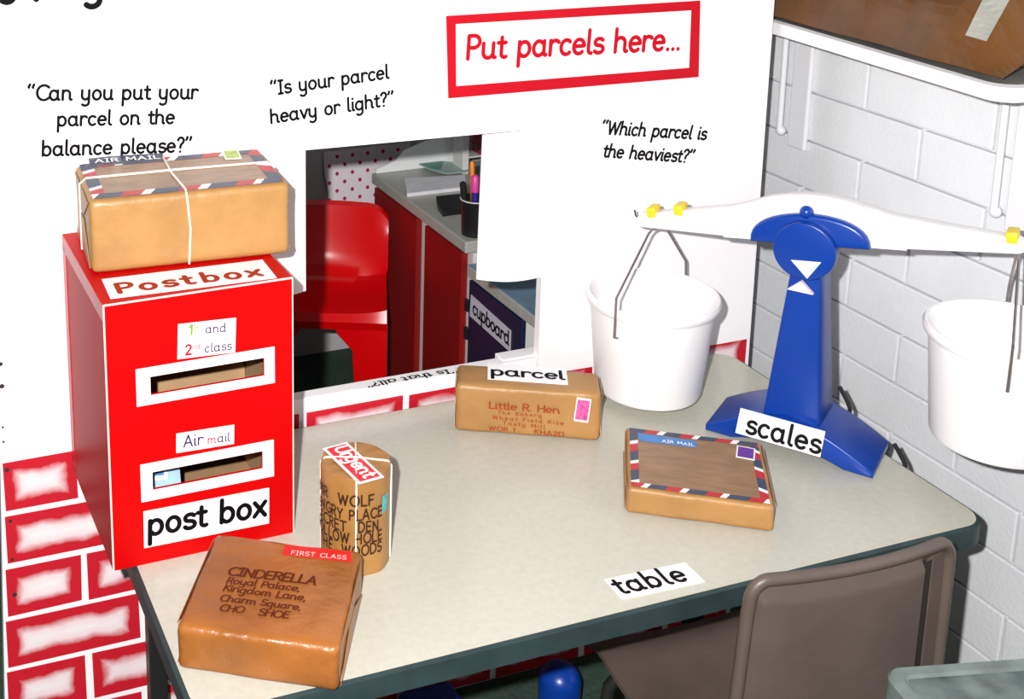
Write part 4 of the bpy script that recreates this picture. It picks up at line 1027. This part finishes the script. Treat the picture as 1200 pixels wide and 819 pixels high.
# ------------------------------------------------------------------ grey-green table, bottom right
ga = math.radians(-13.4); gc = at_z(1034, 783, 0.0)
gw, gd = 0.62, 0.50
ex2 = Vector((math.cos(ga), math.sin(ga), 0)); ey2 = Vector((-math.sin(ga), math.cos(ga), 0))
gctr = Vector((gc.x, gc.y, 0)) + ex2*(gw/2) - ey2*(gd/2)
gt = root('low_table', 'marbled grey-green table with raised rim, cut off by the bottom right corner of the photo', 'table', (gctr.x, gctr.y, ZF), ga)
bm = slab(gw, gd, 0.022, -ZF-0.030, -ZF-0.004, 0, 0, bev=0.003); obj('tabletop', bm, M_GREENTAB, gt, local=True)
bm = bmesh.new(); o1 = rrect(gw+0.004, gd+0.004, 0.024); i1 = rrect(gw-0.034, gd-0.034, 0.012); n_ = len(o1)
sec = [[bm.verts.new((x, y, z)) for x, y in pl] for pl, z in ((o1, -ZF-0.033), (o1, -ZF-0.003), (rrect(gw-0.002, gd-0.002, 0.021), -ZF), (rrect(gw-0.028, gd-0.028, 0.014), -ZF), (i1, -ZF-0.0045))]
for Aa, Bb in zip(sec, sec[1:]):
    for k in range(n_): bm.faces.new((Aa[k], Aa[(k+1) % n_], Bb[(k+1) % n_], Bb[k]))
obj('rim', bm, M_GREENRIM, gt, smooth=True, local=True, label='raised grey-green rim')
for sx in (-1, 1):
    for sy in (-1, 1): obj('leg', box_bm((sx*(gw/2-0.05), sy*(gd/2-0.05), (-ZF-0.032)/2), (0.034, 0.034, -ZF-0.034), bev=0.004), M_BLACK, gt, local=True)

# ------------------------------------------------------------------ blue things on the floor below the table
def dome(c, r, h, n=32):
    bm = bmesh.new(); pr = [(0, 0.0), (r*0.96, 0.0), (r, 0.006)] + [(r, h-r*0.9)] + [(r*math.cos(math.radians(a)), h-r*0.9+r*0.9*math.sin(math.radians(a))) for a in range(10, 90, 10)] + [(0, h)]
    add_lathe(bm, pr, (0, 0, 0), n); bmesh.ops.recalc_face_normals(bm, faces=bm.faces[:]); return bm
for nm, lab, px, z, r in (('toy_skittle', 'bright blue rounded plastic toy standing on the floor under the table', (657, 778), -0.482, 0.037), ):
    p = at_z(px[0], px[1], z)
    o = obj(nm, dome(p, r, z-ZF), M_BLUE, None, smooth=True); o.location = (p.x, p.y, ZF+0.0004); tag(o, lab, 'toy')
p = at_z(502, 808, -0.555)
bm = bmesh.new(); add_box(bm, (0, 0, 0.020), (0.11, 0.09, 0.040), bev=0.016, seg=4); o = obj('toy_block', bm, M_BLUE, None, smooth=True); o.location = (p.x, p.y-0.02, ZF+0.0004); tag(o, 'low blue plastic block on the floor, left of the rounded blue toy', 'toy')

# ------------------------------------------------------------------ inside the play post office
# red chair
rcx = root('child_chair', 'bright red one-piece plastic child chair behind the hatch', 'chair', (0.783, 1.61, ZF), math.radians(-24))
M_ = M_REDPL
# one continuous sheet: front lip -> seat -> back, swept across
prof = [(-0.150, 0.375), (-0.158, 0.398), (-0.148, 0.412), (-0.11, 0.414), (-0.04, 0.404), (0.03, 0.404), (0.075, 0.418), (0.100, 0.455), (0.112, 0.50), (0.124, 0.56), (0.134, 0.62), (0.140, 0.655), (0.150, 0.662), (0.156, 0.650)]
prof = [(y, z*0.889 if z < 0.42 else 0.368+(z-0.414)*0.74) for y, z in prof]
bm = bmesh.new(); NS = 24; fr, bk = [], []
for i, (py, pz) in enumerate(prof):
    q0 = Vector(prof[max(i-1, 0)]); q1 = Vector(prof[min(i+1, len(prof)-1)]); t = (q1-q0).normalized(); nrm = Vector((-t.y, t.x))
    a, b = [], []
    for j in range(NS+1):
        s = -1+2*j/NS
        hw = 0.168 if i < 7 else 0.172
        up = 0.0
        if i >= 10: up = -0.030*max(0, (abs(s)-0.75)/0.25)**2
        wrap = (-0.030 if i >= 7 else 0.0)*s*s
        rise = (0.012 if i < 7 and i > 1 else 0)*s**4
        x = s*hw; y = py+wrap; z = pz+rise+up
        a.append(bm.verts.new((x, y+nrm.x*0.005, z+nrm.y*0.005))); b.append(bm.verts.new((x, y-nrm.x*0.005, z-nrm.y*0.005)))
    fr.append(a); bk.append(b)
nP = len(prof)-1
for i in range(nP):
    for j in range(NS):
        bm.faces.new((fr[i][j], fr[i][j+1], fr[i+1][j+1], fr[i+1][j])); bm.faces.new((bk[i][j], bk[i+1][j], bk[i+1][j+1], bk[i][j+1]))
    bm.faces.new((fr[i][0], fr[i+1][0], bk[i+1][0], bk[i][0])); bm.faces.new((fr[i][NS], bk[i][NS], bk[i+1][NS], fr[i+1][NS]))
for j in range(NS):
    bm.faces.new((fr[0][j], bk[0][j], bk[0][j+1], fr[0][j+1])); bm.faces.new((fr[nP][j], fr[nP][j+1], bk[nP][j+1], bk[nP][j]))
bmesh.ops.recalc_face_normals(bm, faces=bm.faces[:])
obj('seat_shell', bm, M_, rcx, smooth=True, local=True)
for sx in (-1, 1):
    for (y0, sy) in ((-0.145, -1), (0.075, 1)):
        bm = bmesh.new(); pts = [(sx*0.166, 0.357), (sx*0.03, 0.357), (sx*0.05, 0.315), (sx*0.085, 0.275), (sx*0.100, 0.001), (sx*0.172, 0.001)]
        add_prism(bm, pts, y0-0.007, y0+0.007, bev=0.002)
        add_box(bm, (sx*0.166, y0-sy*0.035, 0.178), (0.010, 0.07, 0.354), bev=0.003)
        obj('leg', bm, M_, rcx, smooth=True, local=True)
# red-door cupboard unit
XC = 1.004
def cupboard(name, label, y0, y1, ztop, doors, mdoor, mtop, lip):
    r = root(name, label, 'cupboard', ((XC+XW)/2, (y0+y1)/2, ZF))
    bm = bmesh.new(); add_box(bm, ((XC+0.016+XW-0.003)/2, (y0+y1)/2, (ZF+0.05+ztop-0.03)/2), (XW-0.003-XC-0.016, y1-y0, ztop-0.03-ZF-0.05)); add_box(bm, (XC+0.22, (y0+y1)/2, ZF+0.026), (0.33, y1-y0-0.02, 0.050))
    obj('carcass', bm, M_CARCASS, r)
    bm = bmesh.new(); add_box(bm, ((XC-0.004+XW-0.003)/2, (y0+y1)/2, ztop-0.0145), (XW-0.003-XC+0.004, y1-y0, 0.029), bev=0.004); obj('worktop', bm, mtop, r)
    for (d0, d1) in doors:
        bm = bmesh.new(); add_box(bm, (XC+0.007, (d0+d1)/2, (ZF+0.06+ztop-0.036)/2), (0.016, d1-d0, ztop-0.036-ZF-0.06), bev=0.002); d = obj('door', bm, mdoor, r)
        bm = bmesh.new(); add_tube(bm, [(XC-0.001, d0+0.03, ztop-0.20), (XC-0.014, d0+0.03, ztop-0.205), (XC-0.014, d0+0.03, ztop-0.26), (XC-0.001, d0+0.03, ztop-0.265)], 0.003, 8); 
        if mdoor is M_NAVYDOOR: bm.free()
        else: bm.free()
    return r
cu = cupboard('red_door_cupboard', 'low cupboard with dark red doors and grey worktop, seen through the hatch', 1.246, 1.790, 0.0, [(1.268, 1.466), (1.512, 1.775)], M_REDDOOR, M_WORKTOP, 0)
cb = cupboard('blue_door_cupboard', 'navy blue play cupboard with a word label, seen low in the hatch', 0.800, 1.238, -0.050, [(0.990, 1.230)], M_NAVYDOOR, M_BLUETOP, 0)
PX = Plane((XC-0.0012, 0, 0), (0, -1, 0), (0, 0, 1))
lab = sheet('word_label', PX, ((552.5, 345), (599.5, 387.4), (598.6, 412.7), (551, 370)), 0.0006, 0.0014, mat('lilac_paper', (0.62, 0.58, 0.68), 0.5), cb, free=True, label='pale word label reading cupboard')
lettering(PX, [('cupboard', (555, 366.5), (597, 404))], 0.0022, M_INK, lab, weight=0.29)
bm = bmesh.new(); add_box(bm, (XC-0.004+0.002, 1.02, -0.0645), (0.006, 0.43, 0.026), bev=0.002); obj('worktop_edge', bm, M_WORKTOP, cb, label='grey worktop edging')
# hinge plates on the blue door
for z in (-0.15, -0.22):
    bm = bmesh.new(); add_box(bm, (XC-0.003, 1.234, z), (0.008, 0.012, 0.03), bev=0.002); obj('hinge', bm, M_DARKPL, cb)
# white end panel beyond the blue door
bm = bmesh.new(); add_box(bm, (XC+0.006, 0.89, -0.33), (0.014, 0.17, 0.50), bev=0.002); obj('side_panel', bm, M_PAPER, cb, label='white panel beside the blue door')
# things on the worktop
p = at_z(556, 274, 0.0)
pot = root('pen_pot', 'black pot of pens on the grey worktop, half behind the hatch flap', 'pen pot', (p.x, p.y, 0.0004))
bm = bmesh.new(); add_lathe(bm, [(0, 0), (0.030, 0), (0.031, 0.003), (0.033, 0.088), (0.0335, 0.090), (0.031, 0.090), (0.029, 0.004), (0, 0.004)], (0, 0, 0), 28); bmesh.ops.recalc_face_normals(bm, faces=bm.faces[:]); obj('pot', bm, M_DARKPL, pot, smooth=True, local=True)
bm = bmesh.new(); add_tube(bm, [(0.0345*math.cos(a*math.pi/12), 0.0345*math.sin(a*math.pi/12), 0.087) for a in range(24)], 0.0016, 6, True); obj('pot_rim', bm, M_BRKPLATE, pot, smooth=True, local=True, label='pale rim')
def pen(label, m, m2, lx, ly, tx, ty, z1, r, nm='felt_pen'):
    o = root(nm, label, 'pen', (p.x+lx, p.y+ly, 0.006), 0.0, 'pens in the black pot')
    a = Vector((0, 0, 0)); b = Vector((tx, ty, z1-0.006))
    obj('barrel', tube_bm([a, a.lerp(b, 0.72)], r, 10), m, o, smooth=True, local=True)
    obj('cap', tube_bm([a.lerp(b, 0.72), a.lerp(b, 0.97), b], [r*1.08, r*1.05, r*0.6], 10), m2, o, smooth=True, local=True)
pen('orange pen leaning out of the black pot', M_ORANGE, M_ORANGE, 0.002, 0.010, -0.002, 0.012, 0.172, 0.0055)
pen('dark blue pen with a pink cap in the black pot', M_INDIGO, M_MAGENTA, -0.006, -0.010, -0.004, -0.004, 0.150, 0.0085)
pen('black pen leaning left in the black pot', M_DARKPL, M_DARKPL, -0.016, 0.004, -0.012, 0.008, 0.128, 0.0075)
# dark tray
bm = bmesh.new(); Pw = Plane((0, 0, 0), (1, 0, 0), (0, 1, 0)); tp4 = [Vector(Pw.hit(q)) for q in ((519, 254), (549, 250), (551, 231), (511, 235), (513, 246))]
add_poly(bm, Pw, [tuple(q) for q in tp4], 0.0005, 0.012); o = centre_origin(obj('black_tray', bm, M_DARKPL)); tag(o, 'flat black tray on the grey worktop behind the hatch', 'tray')
bm = bmesh.new(); add_poly(bm, Pw, [Pw.hit(q) for q in ((477, 231), (546, 223), (545, 209), (474, 213))], 0.0005, 0.010); o = centre_origin(obj('paper_stack', bm, mat('plain_white_paper', (0.80, 0.80, 0.84), 0.5, 0.08, 40))); tag(o, 'stack of white paper on the grey worktop behind the hatch', 'paper')
bm = bmesh.new(); add_poly(bm, Plane((0, 0, 0.011), (1, 0, 0), (0, 1, 0)), [Pw.hit(q) for q in ((490, 197.5), (505, 204), (523, 209), (545, 207), (553, 202), (540, 197), (518, 194))], 0.0, 0.003); o = centre_origin(obj('green_folder', bm, M_PALEGREEN)); tag(o, 'green plastic folder lying on the far end of the grey worktop', 'folder')
bm = bmesh.new(); add_poly(bm, Plane((0, 0, 0.0145), (1, 0, 0), (0, 1, 0)), [Pw.hit(q) for q in ((490, 197.5), (505, 203.5), (516, 204.5), (520, 195), (512, 194.5))], 0.0, 0.0006); obj('folder_spine', bm, M_GREENSHEET, o, label='darker green spine')
o.location.z += 0.0
# white card with a curved edge standing at the far end of the worktop
bm = bmesh.new(); YB = 1.778
PB = Plane((0, YB, 0), (1, 0, 0), (0, 0, 1)); pts = [PB.hit(q) for q in ((441, 211), (531, 199), (531, 160), (500, 165), (474, 176), (464, 188), (452, 194), (441, 198))]
pts = [(x, max(z, 0.001)) for x, z in pts]
add_poly(bm, PB, pts, -0.004, 0.0); o = centre_origin(obj('curved_card', bm, mat('plain_card', (0.86, 0.88, 0.89), 0.6, 0.03, 20))); tag(o, 'white card with a curved edge standing at the far end of the worktop', 'card')
# white upright and patterned box in the corner
c_ = at_z(531, 197, 0.0); bm = bmesh.new(); add_box(bm, (c_.x+0.006, 1.72, 0.06), (0.018, 0.06, 0.119), bev=0.002); o = centre_origin(obj('letter_rack', bm, M_CARCASS)); tag(o, 'white upright letter rack end on the worktop by the wall', 'rack')
bm = bmesh.new(); add_box(bm, (0.07, 0.0, 0.045), (0.14, 0.05, 0.004)); bm.transform(Matrix.Translation((c_.x+0.017, 1.72, 0.0))); obj('shelf', bm, M_CARCASS, o)
bm = bmesh.new(); add_box(bm, (0.0, 0, 0.03), (0.09, 0.045, 0.0595), bev=0.002); o = obj('red_packet', bm, mat('red_pattern', (0.35, 0.03, 0.06), 0.5, 0.6, 120)); o.location = (c_.x+0.095, 1.72, 0.0476); tag(o, 'red patterned packet on the white letter rack', 'packet')
# dotted paper on the back wall
bm = bmesh.new(); YD = 1.974
PD = Plane((0, YD, 0), (1, 0, 0), (0, 0, 1)); q = [PD.hit(a) for a in ((379, 178), (480, 166), (480, 252), (384, 252), (385, 225), (380, 205))]
add_poly(bm, PD, [(x, z) for x, z in q][::-1], 0.0006, 0.002); o = centre_origin(obj('dotted_paper', bm, M_DOTTED)); tag(o, 'white paper with red dots pinned to the wall behind the red chair', 'paper')
